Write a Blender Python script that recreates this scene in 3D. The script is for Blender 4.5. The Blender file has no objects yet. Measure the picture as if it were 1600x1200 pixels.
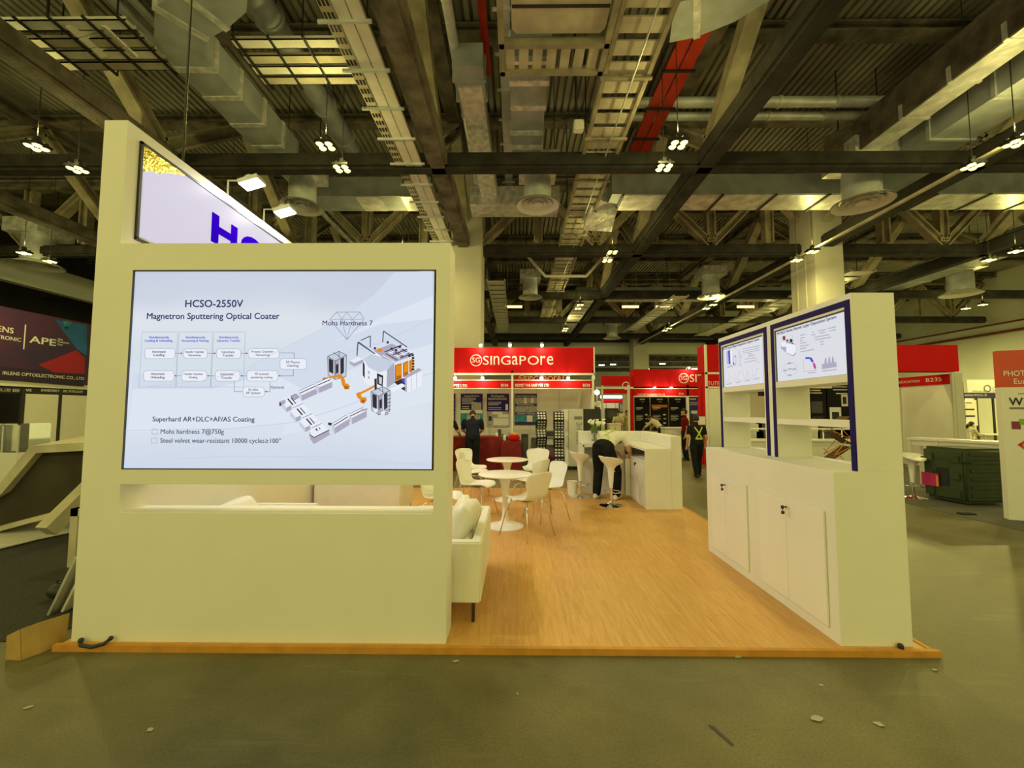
import bpy, bmesh, math, random
from mathutils import Vector, Matrix
from math import sin, cos, pi, radians, sqrt, atan2
random.seed(7)
SC = bpy.context.scene
COL = SC.collection

# ---------------------------------------------------------------- camera
EYE = Vector((0.0, 0.0, 1.68))
FPX, PITCH, YAW, ROLL = 657.07, .0622035, -.00914, .001788
FW = Vector((sin(YAW)*cos(PITCH), cos(YAW)*cos(PITCH), sin(PITCH)))
RT = FW.cross(Vector((0, 0, 1))).normalized()
UP = RT.cross(FW)
R2 = cos(ROLL)*RT + sin(ROLL)*UP
U2 = -sin(ROLL)*RT + cos(ROLL)*UP
cam_data = bpy.data.cameras.new('camera')
cam_data.sensor_fit = 'HORIZONTAL'; cam_data.sensor_width = 36.0
cam_data.lens = FPX/1600*36.0
cam_data.clip_start = .05; cam_data.clip_end = 300
cam = bpy.data.objects.new('camera', cam_data); COL.objects.link(cam)
mw = Matrix((R2, U2, -FW)).transposed().to_4x4(); mw.translation = EYE
cam.matrix_world = mw
SC.camera = cam

# ---------------------------------------------------------------- world, view, large lights
W = bpy.data.worlds.new('world'); SC.world = W; W.use_nodes = True
bg = W.node_tree.nodes['Background']
bg.inputs[0].default_value = (1.0, .91, .31, 1); bg.inputs[1].default_value = .86
SC.view_settings.view_transform = 'Standard'; SC.view_settings.look = 'None'
SC.view_settings.exposure = 0.0; SC.view_settings.gamma = 1.0
SC.view_settings.use_curve_mapping = False
HALL = (1.0, .86, .26)
def lamp(name, kind, loc, power, col=HALL, size=.5, rot=(0, 0, 0), sy=None, spread=None, spot=None):
    d = bpy.data.lights.new(name, kind); d.energy = power; d.color = col
    if kind == 'AREA':
        d.shape = 'RECTANGLE'; d.size = size; d.size_y = sy or size
        if spread: d.spread = spread
    else:
        d.shadow_soft_size = size
    if kind == 'SPOT':
        d.spot_size = spot or 1.5; d.spot_blend = .6
    o = bpy.data.objects.new(name, d); COL.objects.link(o)
    o.location = loc; o.rotation_euler = rot
    return o
def aim(o, target):
    o.rotation_euler = (Vector(target)-o.location).to_track_quat('-Z', 'Y').to_euler()
# the light of the high-bay lamps (their housings are built further down, in the same rows), with added ceiling fill above
LAMP_X = (-16.8, -9.75, -3.85, 3.25, 9.95, 16.7, 23.4)
LAMP_Y = (-4.0, 2.5, 8.55, 14.3, 21.4, 27.5)
for lx in LAMP_X:
    for ly in LAMP_Y:
        if lx < -16 and ly > 15: continue
        if lx > 20 and ly < 14: continue
        p = 92 if lx > -6 else 62
        if lx > 14: p = 105
        if lx < -16: p = 190
        if lx > 20: p = 1300
        if ly > 10: p *= .8
        if 0 < ly < 3: p *= .22
        if ly < 0: p *= .7
        if ly > 25: p *= 1.6
        if lx == 9.95 and ly > 10 and ly < 20: p *= 1.7
        if lx == 9.95 and 5 < ly < 10: p *= .65
        lamp('high_bay_light', 'AREA', (lx, ly-.4, 6.95), p, HALL, .36, sy=.30)
        lamp('ceiling_fill', 'POINT', (lx, ly-.4, 7.36), 62, HALL, .06)  # fill point added over each lamp to brighten the ceiling
# cold floodlights on arms inside the booth (housings below)
BOOTH = (1.0, .97, .84)
FLOODS = [(-2.80, 4.30, 4.06), (-2.80, 4.94, 4.06), (-2.80, 7.3, 4.06)]  # third one is added, unseen behind the screen wall, to light the booth
for fx, fy, fz in FLOODS:
    o = lamp('flood_light', 'AREA', (fx+.02, fy, fz-.03), 27, BOOTH, .15, sy=.11)
    aim(o, (fx+.9, fy, fz-1.9))

# ---------------------------------------------------------------- materials
MT = {}
def M(name, col, rough=.5, metal=0., var=.06, vs=3.0, bump=0., bs=40., emit=0., spec=.5, stretch=None, col2=None, alpha=None, trans=0.):
    m = bpy.data.materials.new(name); m.use_nodes = True
    nt = m.node_tree; b = nt.nodes['Principled BSDF']
    tc = nt.nodes.new('ShaderNodeTexCoord'); src = tc.outputs['Object']
    if stretch:
        mp = nt.nodes.new('ShaderNodeMapping'); mp.inputs['Scale'].default_value = stretch
        nt.links.new(src, mp.inputs['Vector']); src = mp.outputs['Vector']
    n = nt.nodes.new('ShaderNodeTexNoise'); n.inputs['Scale'].default_value = vs; n.inputs['Detail'].default_value = 4
    nt.links.new(src, n.inputs['Vector'])
    r = nt.nodes.new('ShaderNodeValToRGB')
    c1 = tuple(max(0, c*(1-var)) for c in col); c2 = col2 or tuple(min(1, c*(1+var)) for c in col)
    r.color_ramp.elements[0].color = (*c1, 1); r.color_ramp.elements[1].color = (*c2, 1)
    r.color_ramp.elements[0].position = .35; r.color_ramp.elements[1].position = .65
    nt.links.new(n.outputs['Fac'], r.inputs['Fac'])
    nt.links.new(r.outputs['Color'], b.inputs['Base Color'])
    b.inputs['Roughness'].default_value = rough; b.inputs['Metallic'].default_value = metal
    b.inputs['Specular IOR Level'].default_value = spec
    if trans: b.inputs['Transmission Weight'].default_value = trans
    if bump:
        n2 = nt.nodes.new('ShaderNodeTexNoise'); n2.inputs['Scale'].default_value = bs; n2.inputs['Detail'].default_value = 3
        nt.links.new(src, n2.inputs['Vector'])
        bp = nt.nodes.new('ShaderNodeBump'); bp.inputs['Strength'].default_value = bump; bp.inputs['Distance'].default_value = .02
        nt.links.new(n2.outputs['Fac'], bp.inputs['Height']); nt.links.new(bp.outputs['Normal'], b.inputs['Normal'])
    if emit:
        nt.links.new(r.outputs['Color'], b.inputs['Emission Color']); b.inputs['Emission Strength'].default_value = emit
    MT[name] = m
    return m
def E(name, col, strength=1.0):
    "a light-giving surface (screen pixels, lamp glass): emission only"
    m = bpy.data.materials.new(name); m.use_nodes = True
    nt = m.node_tree; b = nt.nodes['Principled BSDF']
    b.inputs['Base Color'].default_value = (.02, .02, .02, 1); b.inputs['Roughness'].default_value = .3
    b.inputs['Specular IOR Level'].default_value = .04
    b.inputs['Emission Color'].default_value = (*col, 1); b.inputs['Emission Strength'].default_value = strength
    MT[name] = m
    return m
def srgb(r, g, b):
    f = lambda c: (c/255/12.92 if c/255 <= .04045 else ((c/255+.055)/1.055)**2.4)
    return (f(r), f(g), f(b))

M('white_paint', (.80, .79, .74), .6, var=.015, bump=.03, bs=90)
M('white_gloss', (.84, .83, .80), .35, var=.01)
M('white_plastic', (.86, .85, .82), .3, var=.01)
M('leather', (.80, .79, .70), .42, var=.03, vs=6, bump=.12, bs=30)
M('blue_trim', srgb(30, 18, 98), .6, var=.05, spec=.15)
M('black_metal', (.02, .02, .022), .4, var=.2)
M('black_plastic', (.015, .015, .017), .5, var=.2)
M('dark_grey', (.06, .06, .065), .6, var=.15)
M('chrome', (.82, .82, .82), .08, 1., var=.02)
M('steel', (.55, .55, .53), .3, 1., var=.08)
M('alu', (.62, .62, .60), .4, .6, var=.05)
M('galv', (.62, .65, .67), .45, .35, var=.22, vs=2.5, bump=.1, bs=6)
M('duct_grey', (.38, .42, .44), .55, .1, var=.16, vs=2, bump=.08, bs=4)
M('foil', (.80, .82, .82), .35, .35, var=.25, vs=6, bump=.9, bs=9)
M('foil_smooth', (.76, .77, .76), .4, .25, var=.25, vs=3, bump=.35, bs=7)
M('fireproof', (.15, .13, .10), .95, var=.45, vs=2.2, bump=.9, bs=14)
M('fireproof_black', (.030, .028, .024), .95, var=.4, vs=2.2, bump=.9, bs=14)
M('fireproof_pale', (.34, .30, .21), .95, var=.25, vs=2.2, bump=.5, bs=14)
M('deck', (.30, .29, .24), .7, .15, var=.3, vs=.5)
M('tray_white', (.84, .83, .76), .5, 0., var=.08)
M('tray_bronze', (.56, .52, .40), .55, .05, var=.2, vs=2)
M('red_pipe', srgb(175, 45, 20), .5, var=.15)
M('brown_pipe', srgb(120, 62, 40), .5, var=.15)
M('column_paint', (.58, .57, .50), .75, var=.06, vs=.8, bump=.05, bs=12)
M('wall_pale', (.74, .77, .70), .8, var=.06, vs=.4)
M('wall_dark', (.05, .05, .045), .9, var=.3, vs=.4)
M('red_fascia', srgb(198, 20, 26), .8, var=.04, spec=.15)
M('dark_red', srgb(120, 8, 12), .8, var=.2, vs=5)
M('panel_white', (.78, .77, .70), .5, var=.02)
M('carpet_dark', (.035, .036, .038), .98, var=.3, vs=60, bump=.4, bs=300)
M('carpet_grey', (.11, .11, .10), .98, var=.25, vs=60, bump=.4, bs=300)
M('cardboard', srgb(176, 146, 86), .9, var=.12, vs=5)
M('skin', srgb(205, 150, 118), .55, var=.05)
M('hair', (.012, .010, .009), .6, var=.3)
M('shirt_white', (.74, .72, .66), .85, var=.06, vs=9, bump=.25, bs=14, spec=.08)
M('shirt_cream', (.62, .58, .44), .85, var=.08, vs=9, spec=.08)
M('shirt_black', (.018, .018, .024), .9, var=.2, spec=.08)
M('shirt_navy', (.020, .022, .045), .9, var=.2, spec=.08)
M('shirt_maroon', srgb(110, 20, 28), .9, var=.1, spec=.08)
M('shirt_camo', srgb(150, 145, 105), .9, var=.5, vs=22, spec=.08)
M('trouser_black', (.014, .014, .017), .9, var=.25, vs=7, bump=.25, bs=12, spec=.08)
M('hi_vis', srgb(190, 212, 80), .6, var=.05)
M('sole', (.75, .74, .70), .7, var=.05)
M('purple_poster', srgb(50, 42, 112), .85, var=.08, spec=.15)
M('black_poster', (.015, .016, .018), .85, var=.2, spec=.15)
M('blue_poster', srgb(60, 70, 165), .85, var=.1, spec=.15)
M('teal_poster', srgb(40, 140, 165), .5, var=.3, vs=6)
M('green_case', srgb(52, 66, 40), .7, var=.12, vs=8, bump=.1, bs=80)
M('magenta_tag', srgb(190, 40, 110), .6, var=.1)
M('orange_tag', srgb(230, 150, 40), .6, var=.05)
M('brick_red', srgb(205, 80, 55), .6, var=.03)
M('ink', (.015, .015, .018), .6, var=.05)
M('grey_ink', (.2, .2, .2), .6, var=.05)
M('pale_print', (.8, .8, .78), .6, var=.03)
M('mid_print', (.38, .38, .38), .6, var=.25, vs=14)
M('olive_print', srgb(140, 170, 50), .6, var=.05)
M('wine_print', srgb(130, 50, 70), .6, var=.05)
M('leaf', srgb(95, 140, 40), .6, var=.15)
M('petal', (.86, .86, .70), .5, var=.03)
M('navy_fascia', srgb(38, 34, 95), .5, var=.06)
M('ape_violet', srgb(62, 40, 92), .5, var=.25, vs=.35, col2=srgb(92, 36, 78))
M('ape_blue', srgb(20, 95, 165), .5, var=.3, vs=.8)
M('ape_red', srgb(165, 20, 50), .5, var=.12, vs=.6)
M('ape_strip', srgb(42, 26, 62), .5, var=.05)
M('brown_wood', srgb(85, 55, 30), .6, var=.2)
M('sheet_plastic', (.80, .80, .76), .3, var=.08, vs=6, bump=.6, bs=5)
M('orange_trim', srgb(196, 138, 52), .6, var=.12, vs=8)
M('glass', (.9, .95, .92), .03, var=.01, trans=.9)
M('panel_shade', (.045, .038, .024), .9, var=.25, vs=2)
M('gold_reflection', srgb(225, 205, 80), .2, .9, var=.3, vs=30, bump=1., bs=45)
M('pale_wall_sofa', (.8, .78, .7), .6)
E('lamp_glass', (1.0, .93, .22), 4.0)
E('lamp_white', (1.0, 1.0, .92), 10.0)
E('bulb', (1.0, .86, .55), 14.0)
E('orange_tube', (1.0, .62, .18), 3.5)
E('lightbox_face', srgb(216, 210, 228), .95)
E('logo_blue', srgb(38, 4, 190), .75)
MT['logo_blue'].node_tree.nodes['Principled BSDF'].inputs['Roughness'].default_value = 1.0
MT['logo_blue'].node_tree.nodes['Principled BSDF'].inputs['Specular IOR Level'].default_value = 0.0
MT['logo_blue'].node_tree.nodes['Principled BSDF'].inputs['Base Color'].default_value = (.01, .0, .12, 1)
M('scrap', (.42, .41, .34), .8, var=.1)
E('px_navy', srgb(42, 44, 92), 1)
E('px_dark', srgb(70, 74, 95), 1)
E('px_grey', srgb(150, 158, 178), 1)
E('px_pale', srgb(196, 205, 222), 1)
E('px_wave', srgb(208, 218, 234), 1)
E('px_wave_pale', srgb(219, 228, 240), 1)
E('px_white', srgb(232, 236, 246), 1)
E('px_shade', srgb(172, 168, 190), 1)
E('px_black', srgb(40, 38, 52), 1)
E('px_orange', srgb(226, 140, 30), 1)
E('px_orange_dark', srgb(175, 95, 25), 1)
E('px_blue', srgb(70, 70, 200), 1)
E('px_magenta', srgb(190, 60, 150), 1)
E('px_red', srgb(180, 50, 60), 1)
E('monitor_face', srgb(226, 228, 236), .92)

def mat_nodes(name):
    m = bpy.data.materials.new(name); m.use_nodes = True; MT[name] = m
    return m, m.node_tree, m.node_tree.nodes, m.node_tree.links, m.node_tree.nodes['Principled BSDF']

# screen background: pale blue slide with soft waves (what the screen shows)
m, nt, N, L, B = mat_nodes('screen_face')
tc = N.new('ShaderNodeTexCoord'); sp = N.new('ShaderNodeSeparateXYZ'); L.new(tc.outputs['Object'], sp.inputs[0])
cr = N.new('ShaderNodeValToRGB'); cr.color_ramp.interpolation = 'EASE'
el = cr.color_ramp.elements
el[0].position = .0; el[0].color = (*srgb(206, 220, 240), 1)
el[1].position = 1.; el[1].color = (*srgb(196, 205, 226), 1)
for p, c in ((.28, (222, 230, 244)), (.5, (214, 226, 240)), (.68, (222, 229, 242)), (.82, (202, 212, 232))):
    e = el.new(p); e.color = (*srgb(*c), 1)
nz = N.new('ShaderNodeTexNoise'); nz.inputs['Scale'].default_value = .9; nz.inputs['Detail'].default_value = 1
L.new(tc.outputs['Object'], nz.inputs['Vector'])
ma = N.new('ShaderNodeMath'); ma.operation = 'MULTIPLY_ADD'; ma.inputs[1].default_value = .35; L.new(nz.outputs['Fac'], ma.inputs[0])
mb_ = N.new('ShaderNodeMath'); mb_.operation = 'MULTIPLY_ADD'; mb_.inputs[1].default_value = .55; mb_.inputs[2].default_value = -.10
L.new(sp.outputs['Z'], mb_.inputs[0]); L.new(mb_.outputs[0], ma.inputs[2]); L.new(ma.outputs[0], cr.inputs['Fac'])
B.inputs['Base Color'].default_value = (.02, .02, .02, 1); B.inputs['Roughness'].default_value = .35
L.new(cr.outputs['Color'], B.inputs['Emission Color']); B.inputs['Emission Strength'].default_value = .92

# concrete floor: olive-grey, blotchy, scuffed, white specks
m, nt, N, L, B = mat_nodes('concrete_floor')
tc = N.new('ShaderNodeTexCoord')
n1 = N.new('ShaderNodeTexNoise'); n1.inputs['Scale'].default_value = .8; n1.inputs['Detail'].default_value = 7; n1.inputs['Roughness'].default_value = .62
n2 = N.new('ShaderNodeTexNoise'); n2.inputs['Scale'].default_value = 70; n2.inputs['Detail'].default_value = 4
mp = N.new('ShaderNodeMapping'); mp.inputs['Rotation'].default_value = (0, 0, .7); mp.inputs['Scale'].default_value = (1.2, 9, 1)
n3 = N.new('ShaderNodeTexNoise'); n3.inputs['Scale'].default_value = 1.4; n3.inputs['Detail'].default_value = 5
for n in (n1, n2): L.new(tc.outputs['Object'], n.inputs['Vector'])
L.new(tc.outputs['Object'], mp.inputs['Vector']); L.new(mp.outputs['Vector'], n3.inputs['Vector'])
r1 = N.new('ShaderNodeValToRGB'); r1.color_ramp.elements[0].color = (.064, .062, .026, 1); r1.color_ramp.elements[1].color = (.205, .185, .095, 1)
r1.color_ramp.elements[0].position = .30; r1.color_ramp.elements[1].position = .72
L.new(n1.outputs['Fac'], r1.inputs['Fac'])
x1 = N.new('ShaderNodeMix'); x1.data_type = 'RGBA'; x1.blend_type = 'OVERLAY'; x1.inputs[0].default_value = .45
L.new(r1.outputs['Color'], x1.inputs[6]); L.new(n2.outputs['Fac'], x1.inputs[7])
r3 = N.new('ShaderNodeValToRGB'); r3.color_ramp.elements[0].position = .60; r3.color_ramp.elements[1].position = .80
r3.color_ramp.elements[0].color = (0, 0, 0, 1); r3.color_ramp.elements[1].color = (.35, .35, .35, 1); L.new(n3.outputs['Fac'], r3.inputs['Fac'])
x2 = N.new('ShaderNodeMix'); x2.data_type = 'RGBA'; L.new(r3.outputs['Color'], x2.inputs[0])
L.new(x1.outputs[2], x2.inputs[6]); x2.inputs[7].default_value = (.25, .23, .15, 1)
vo = N.new('ShaderNodeTexVoronoi'); vo.inputs['Scale'].default_value = 2.6; L.new(tc.outputs['Object'], vo.inputs['Vector'])
r4 = N.new('ShaderNodeValToRGB'); r4.color_ramp.elements[0].position = .018; r4.color_ramp.elements[1].position = .026
r4.color_ramp.elements[0].color = (1, 1, 1, 1); r4.color_ramp.elements[1].color = (0, 0, 0, 1); L.new(vo.outputs['Distance'], r4.inputs['Fac'])
x3 = N.new('ShaderNodeMix'); x3.data_type = 'RGBA'; L.new(r4.outputs['Color'], x3.inputs[0])
L.new(x2.outputs[2], x3.inputs[6]); x3.inputs[7].default_value = (.6, .58, .5, 1)
L.new(x3.outputs[2], B.inputs['Base Color']); B.inputs['Roughness'].default_value = .55
rr = N.new('ShaderNodeMapRange'); rr.inputs[3].default_value = .34; rr.inputs[4].default_value = .7; L.new(n1.outputs['Fac'], rr.inputs[0]); L.new(rr.outputs[0], B.inputs['Roughness'])
bp = N.new('ShaderNodeBump'); bp.inputs['Strength'].default_value = .12; bp.inputs['Distance'].default_value = .01
L.new(n2.outputs['Fac'], bp.inputs['Height']); L.new(bp.outputs['Normal'], B.inputs['Normal'])

# laminate planks running away from the camera
m, nt, N, L, B = mat_nodes('laminate')
tc = N.new('ShaderNodeTexCoord'); mp = N.new('ShaderNodeMapping'); mp.inputs['Rotation'].default_value = (0, 0, pi/2)
L.new(tc.outputs['Object'], mp.inputs['Vector'])
br = N.new('ShaderNodeTexBrick'); br.inputs['Scale'].default_value = 1; br.offset = .37; br.offset_frequency = 2
br.inputs['Brick Width'].default_value = 1.25; br.inputs['Row Height'].default_value = .19
br.inputs['Mortar Size'].default_value = .0022; br.inputs['Mortar Smooth'].default_value = .2
br.inputs['Color1'].default_value = (.60, .330, .098, 1); br.inputs['Color2'].default_value = (.66, .375, .115, 1); br.inputs['Mortar'].default_value = (.50, .27, .085, 1)
L.new(mp.outputs['Vector'], br.inputs['Vector'])
mg = N.new('ShaderNodeMapping'); mg.inputs['Scale'].default_value = (9, .9, 1); L.new(tc.outputs['Object'], mg.inputs['Vector'])
ng = N.new('ShaderNodeTexNoise'); ng.inputs['Scale'].default_value = 4; ng.inputs['Detail'].default_value = 6; ng.inputs['Distortion'].default_value = .8
L.new(mg.outputs['Vector'], ng.inputs['Vector'])
xg = N.new('ShaderNodeMix'); xg.data_type = 'RGBA'; xg.blend_type = 'SOFT_LIGHT'; xg.inputs[0].default_value = .55
L.new(br.outputs['Color'], xg.inputs[6]); L.new(ng.outputs['Fac'], xg.inputs[7])
L.new(xg.outputs[2], B.inputs['Base Color']); B.inputs['Roughness'].default_value = .42; B.inputs['Specular IOR Level'].default_value = .35

# ---------------------------------------------------------------- mesh builder
class MB:
    def __init__(s): s.v = []; s.f = []; s.m = []
    def add(s, vs, fs, m=0):
        k = len(s.v); s.v += [tuple(p) for p in vs]
        for f in fs: s.f.append([i+k for i in f]); s.m.append(m)
    def box(s, x0, x1, y0, y1, z0, z1, m=0):
        s.add([(x0,y0,z0),(x1,y0,z0),(x1,y1,z0),(x0,y1,z0),(x0,y0,z1),(x1,y0,z1),(x1,y1,z1),(x0,y1,z1)],
              [(0,3,2,1),(4,5,6,7),(0,1,5,4),(1,2,6,5),(2,3,7,6),(3,0,4,7)], m)
    def beam(s, p, q, w, h, m=0, up=(0,0,1)):
        p = Vector(p); q = Vector(q); d = (q-p).normalized(); u = Vector(up)
        if abs(d.dot(u)) > .98: u = Vector((0,1,0))
        r = d.cross(u).normalized(); u = r.cross(d)
        c = [p+r*a*w/2+u*b*h/2 for a, b in ((-1,-1),(1,-1),(1,1),(-1,1))] + [q+r*a*w/2+u*b*h/2 for a, b in ((-1,-1),(1,-1),(1,1),(-1,1))]
        s.add(c, [(0,1,2,3),(7,6,5,4),(0,4,5,1),(1,5,6,2),(2,6,7,3),(3,7,4,0)], m)
    def ibeam(s, p, q, w, h, t=.05, m=0, up=(0,0,1)):
        p = Vector(p); q = Vector(q); d = (q-p).normalized(); u = Vector(up)
        if abs(d.dot(u)) > .98: u = Vector((0,1,0))
        r = d.cross(u).normalized(); u = r.cross(d)
        for k in (-1, 1): s.beam(p+r*k*(w/2-t/2), q+r*k*(w/2-t/2), t, h, m, u)
        s.beam(p, q, w-2*t, t, m, u)
    def tube(s, pts, r, n=10, m=0, cap=True):
        pts = [Vector(p) for p in pts]; rs = r if isinstance(r, (list, tuple)) else [r]*len(pts)
        rings = []; ref = None
        for i, p in enumerate(pts):
            d = (pts[min(i+1, len(pts)-1)]-pts[max(i-1, 0)]).normalized()
            if ref is None:
                ref = Vector((0,0,1)) if abs(d.z) < .9 else Vector((1,0,0))
            a = ref-d*ref.dot(d)
            if a.length < 1e-4: a = d.orthogonal()
            a.normalize(); b = d.cross(a); ref = a
            rings.append([p+(a*cos(2*pi*k/n)+b*sin(2*pi*k/n))*rs[i] for k in range(n)])
        s.loft(rings, m, cap)
    def loft(s, rings, m=0, cap=True, closed=True):
        k = len(s.v); n = len(rings[0])
        for r in rings: s.v += [tuple(p) for p in r]
        for i in range(len(rings)-1):
            for j in range(n if closed else n-1):
                a = k+i*n+j; b = k+i*n+(j+1) % n
                s.f.append([a, b, b+n, a+n]); s.m.append(m)
        if cap:
            s.f.append([k+j for j in range(n)][::-1]); s.m.append(m)
            s.f.append([k+(len(rings)-1)*n+j for j in range(n)]); s.m.append(m)
    def lathe(s, prof, c=(0,0,0), n=24, m=0, cap=True):
        c = Vector(c)
        s.loft([[c+Vector((r*cos(2*pi*k/n), r*sin(2*pi*k/n), z)) for k in range(n)] for r, z in prof], m, cap)
    def ell(s, c, r, n=12, m=0, rot=None):
        c = Vector(c); rings = []
        for i in range(1, n//2):
            t = pi*i/(n//2)-pi/2
            rings.append([Vector((r[0]*cos(t)*cos(2*pi*k/n), r[1]*cos(t)*sin(2*pi*k/n), r[2]*sin(t))) for k in range(n)])
        lo = Vector((0,0,-r[2])); hi = Vector((0,0,r[2]))
        rings = [[lo*.999+q*.02 for q in rings[0]]]+rings+[[hi*.999+q*.02 for q in rings[-1]]]
        s.loft([[c+(rot @ q if rot else q) for q in rg] for rg in rings], m)
    def prism(s, poly, vec, m=0):
        vec = Vector(vec); a = [Vector(p) for p in poly]; n = len(a)
        s.add(a+[p+vec for p in a], [tuple(range(n))[::-1], tuple(range(n, 2*n))]+[(i, (i+1) % n, (i+1) % n+n, i+n) for i in range(n)], m)
    def poly(s, pts, m=0): s.add(pts, [tuple(range(len(pts)))], m)
    def build(s, name, mats, parent=None, smooth=False, bevel=0., seg=2, org=None, solid=0.):
        me = bpy.data.meshes.new(name); me.from_pydata(s.v, [], s.f)
        for i, p in enumerate(me.polygons): p.material_index = s.m[i]
        mats = mats if isinstance(mats, (list, tuple)) else [mats]
        for q in mats: me.materials.append(MT[q])
        bm = bmesh.new(); bm.from_mesh(me)
        if org is not None: bmesh.ops.translate(bm, vec=-Vector(org), verts=bm.verts)
        if solid: bmesh.ops.solidify(bm, geom=bm.faces[:], thickness=solid)
        bmesh.ops.recalc_face_normals(bm, faces=bm.faces) if not getattr(s, 'flat', False) else None
        if bevel:
            ed = [e for e in bm.edges if len(e.link_faces) == 2 and e.calc_face_angle(0) > .5]
            bmesh.ops.bevel(bm, geom=ed, offset=bevel, segments=seg, affect='EDGES', clamp_overlap=True)
        bm.to_mesh(me); bm.free()
        if smooth:
            for p in me.polygons: p.use_smooth = True
            if smooth is not True: me.set_sharp_from_angle(angle=radians(smooth))
        o = bpy.data.objects.new(name, me); COL.objects.link(o)
        if parent is not None: o.parent = parent
        return o
    def org(s):
        xs = [p[0] for p in s.v]; ys = [p[1] for p in s.v]; zs = [p[2] for p in s.v]
        return Vector(((min(xs)+max(xs))/2, (min(ys)+max(ys))/2, min(zs)))

TXT = {}
def text(mb, st, O, X, Y, w=None, h=None, m=0, align='l', bold=0., sx=1.0):
    """flat lettering: O baseline point, X/Y directions, w total width or h cap height"""
    key = st
    if key not in TXT:
        cu = bpy.data.curves.new('lettering', 'FONT'); cu.body = st; cu.size = 1; cu.resolution_u = 3
        ob = bpy.data.objects.new('lettering', cu)
        me = bpy.data.meshes.new_from_object(ob)
        TXT[key] = ([tuple(v.co) for v in me.vertices], [tuple(p.vertices) for p in me.polygons])
        bpy.data.objects.remove(ob); bpy.data.curves.remove(cu); bpy.data.meshes.remove(me)
    vs, fs = TXT[key]
    if not vs: return
    x0 = min(v[0] for v in vs); x1 = max(v[0] for v in vs)
    if h is None:
        kx = w/(x1-x0); ky = kx/sx
    else:
        ky = h/.70; kx = w/(x1-x0) if w else ky*sx
    W_ = (x1-x0)*kx; off = 0 if align == 'l' else (-W_/2 if align == 'c' else -W_)
    O = Vector(O); X = Vector(X); Y = Vector(Y)
    N_ = X.cross(Y)*.0007
    for i, (e, g) in enumerate(((-.5,-.4),(.5,-.4),(-.5,.4),(.5,.4)) if bold else ((0,0),)):
        mb.add([O+N_*i+X*((v[0]-x0+e*bold)*kx+off)+Y*((v[1]+g*bold)*ky) for v in vs], fs, m)

def props(o, label=None, cat=None, group=None, kind=None):
    if label: o['label'] = label
    if cat: o['category'] = cat
    if group: o['group'] = group
    if kind: o['kind'] = kind
    return o
def thing(name, label, cat, loc=(0,0,0), rz=0., group=None):
    o = bpy.data.objects.new(name, None); COL.objects.link(o); o.empty_display_size = .1
    o.location = loc; o.rotation_euler = (0, 0, rz)
    return props(o, label, cat, group)
def solo(name, mb, mats, label, cat, group=None, kind=None, **k):
    g = mb.org(); o = mb.build(name, mats, None, org=g, **k); o.location = g
    return props(o, label, cat, group, kind)
def part(t, name, mb, mats, label=None, world=True, **k):
    o = mb.build(name, mats, t, org=(t.location if world else None), **k)
    if label: o['label'] = label
    return o
def parts(t, name, mb, mats, world=True, **k):
    "every separate piece of the mesh becomes a part of its own"
    n = len(mb.v); root = list(range(n))
    def find(i):
        while root[i] != i: root[i] = root[root[i]]; i = root[i]
        return i
    for f in mb.f:
        a = find(f[0])
        for i in f[1:]: root[find(i)] = a
    groups = {}
    for f, m in zip(mb.f, mb.m): groups.setdefault(find(f[0]), []).append((f, m))
    for g in groups.values():
        q = MB(); ix = {}
        for f, m in g:
            q.f.append([ix.setdefault(i, len(ix)) for i in f]); q.m.append(m)
        q.v = [None]*len(ix)
        for i, j in ix.items(): q.v[j] = mb.v[i]
        part(t, name, q, mats, world=world, **k)
def sub(p, name, mb, mats, root=None, **k):
    return mb.build(name, mats, p, org=(root.location if root is not None else None), **k)
def dup(o, loc, rz, label, group=None):
    c = o.copy(); COL.objects.link(c); c.location = loc; c.rotation_euler = (0, 0, rz); c['label'] = label
    if group: c['group'] = group
    for ch in list(o.children):
        d = ch.copy(); COL.objects.link(d); d.parent = c
        for g in list(ch.children):
            e = g.copy(); COL.objects.link(e); e.parent = d
    return c
def structure(name, mb, mats, **k):
    g = mb.org(); o = mb.build(name, mats, None, org=g, **k); o.location = g
    o['kind'] = 'structure'
    return o
def ray(x, y): return R2*((x-800)/FPX)-U2*((y-600)/FPX)+FW
def at_y(x, y, Y): d = ray(x, y); return EYE+d*(Y/d.y)
def at_x(x, y, X): d = ray(x, y); return EYE+d*(X/d.x)
def at_z(x, y, Z): d = ray(x, y); return EYE+d*((Z-EYE.z)/d.z)
XA = Vector((1,0,0)); YA = Vector((0,1,0)); ZA = Vector((0,0,1))
# ---------------------------------------------------------------- the hall
b = MB(); b.box(-28, 34, -9, 80, -.2, 0); structure('floor', b, 'concrete_floor')
b = MB()          # corrugated roof deck, ribs running away from the camera
nx = int(61/.21)
for i in range(nx):
    x = -27.5+i*.21
    for (x0, z0, x1, z1) in ((x, 11.2, x+.12, 11.2), (x+.12, 11.2, x+.135, 11.31), (x+.135, 11.31, x+.195, 11.31), (x+.195, 11.31, x+.21, 11.2)):
        b.add([(x0,-6,z0),(x1,-6,z1),(x1,78,z1),(x0,78,z0)], [(0,1,2,3)])
b.box(-27.5, 33.4, -6, 78, 11.36, 11.5)
b.flat = True
structure('ceiling', b, 'deck')
b = MB(); b.box(33, 33.3, 7, 40, 0, 11.2); structure('wall_right', b, 'wall_pale')
b = MB(); b.box(-27.3, -27, 7, 40, 0, 11.2); structure('wall_left', b, 'wall_dark')
b = MB(); b.box(-27, 33, 40, 40.5, 7.05, 11.2); structure('wall_back', b, 'wall_pale')
b = MB(); b.box(-27, 33, 76, 76.3, 0, 11.2); structure('wall_end', b, 'wall_pale')
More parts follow.
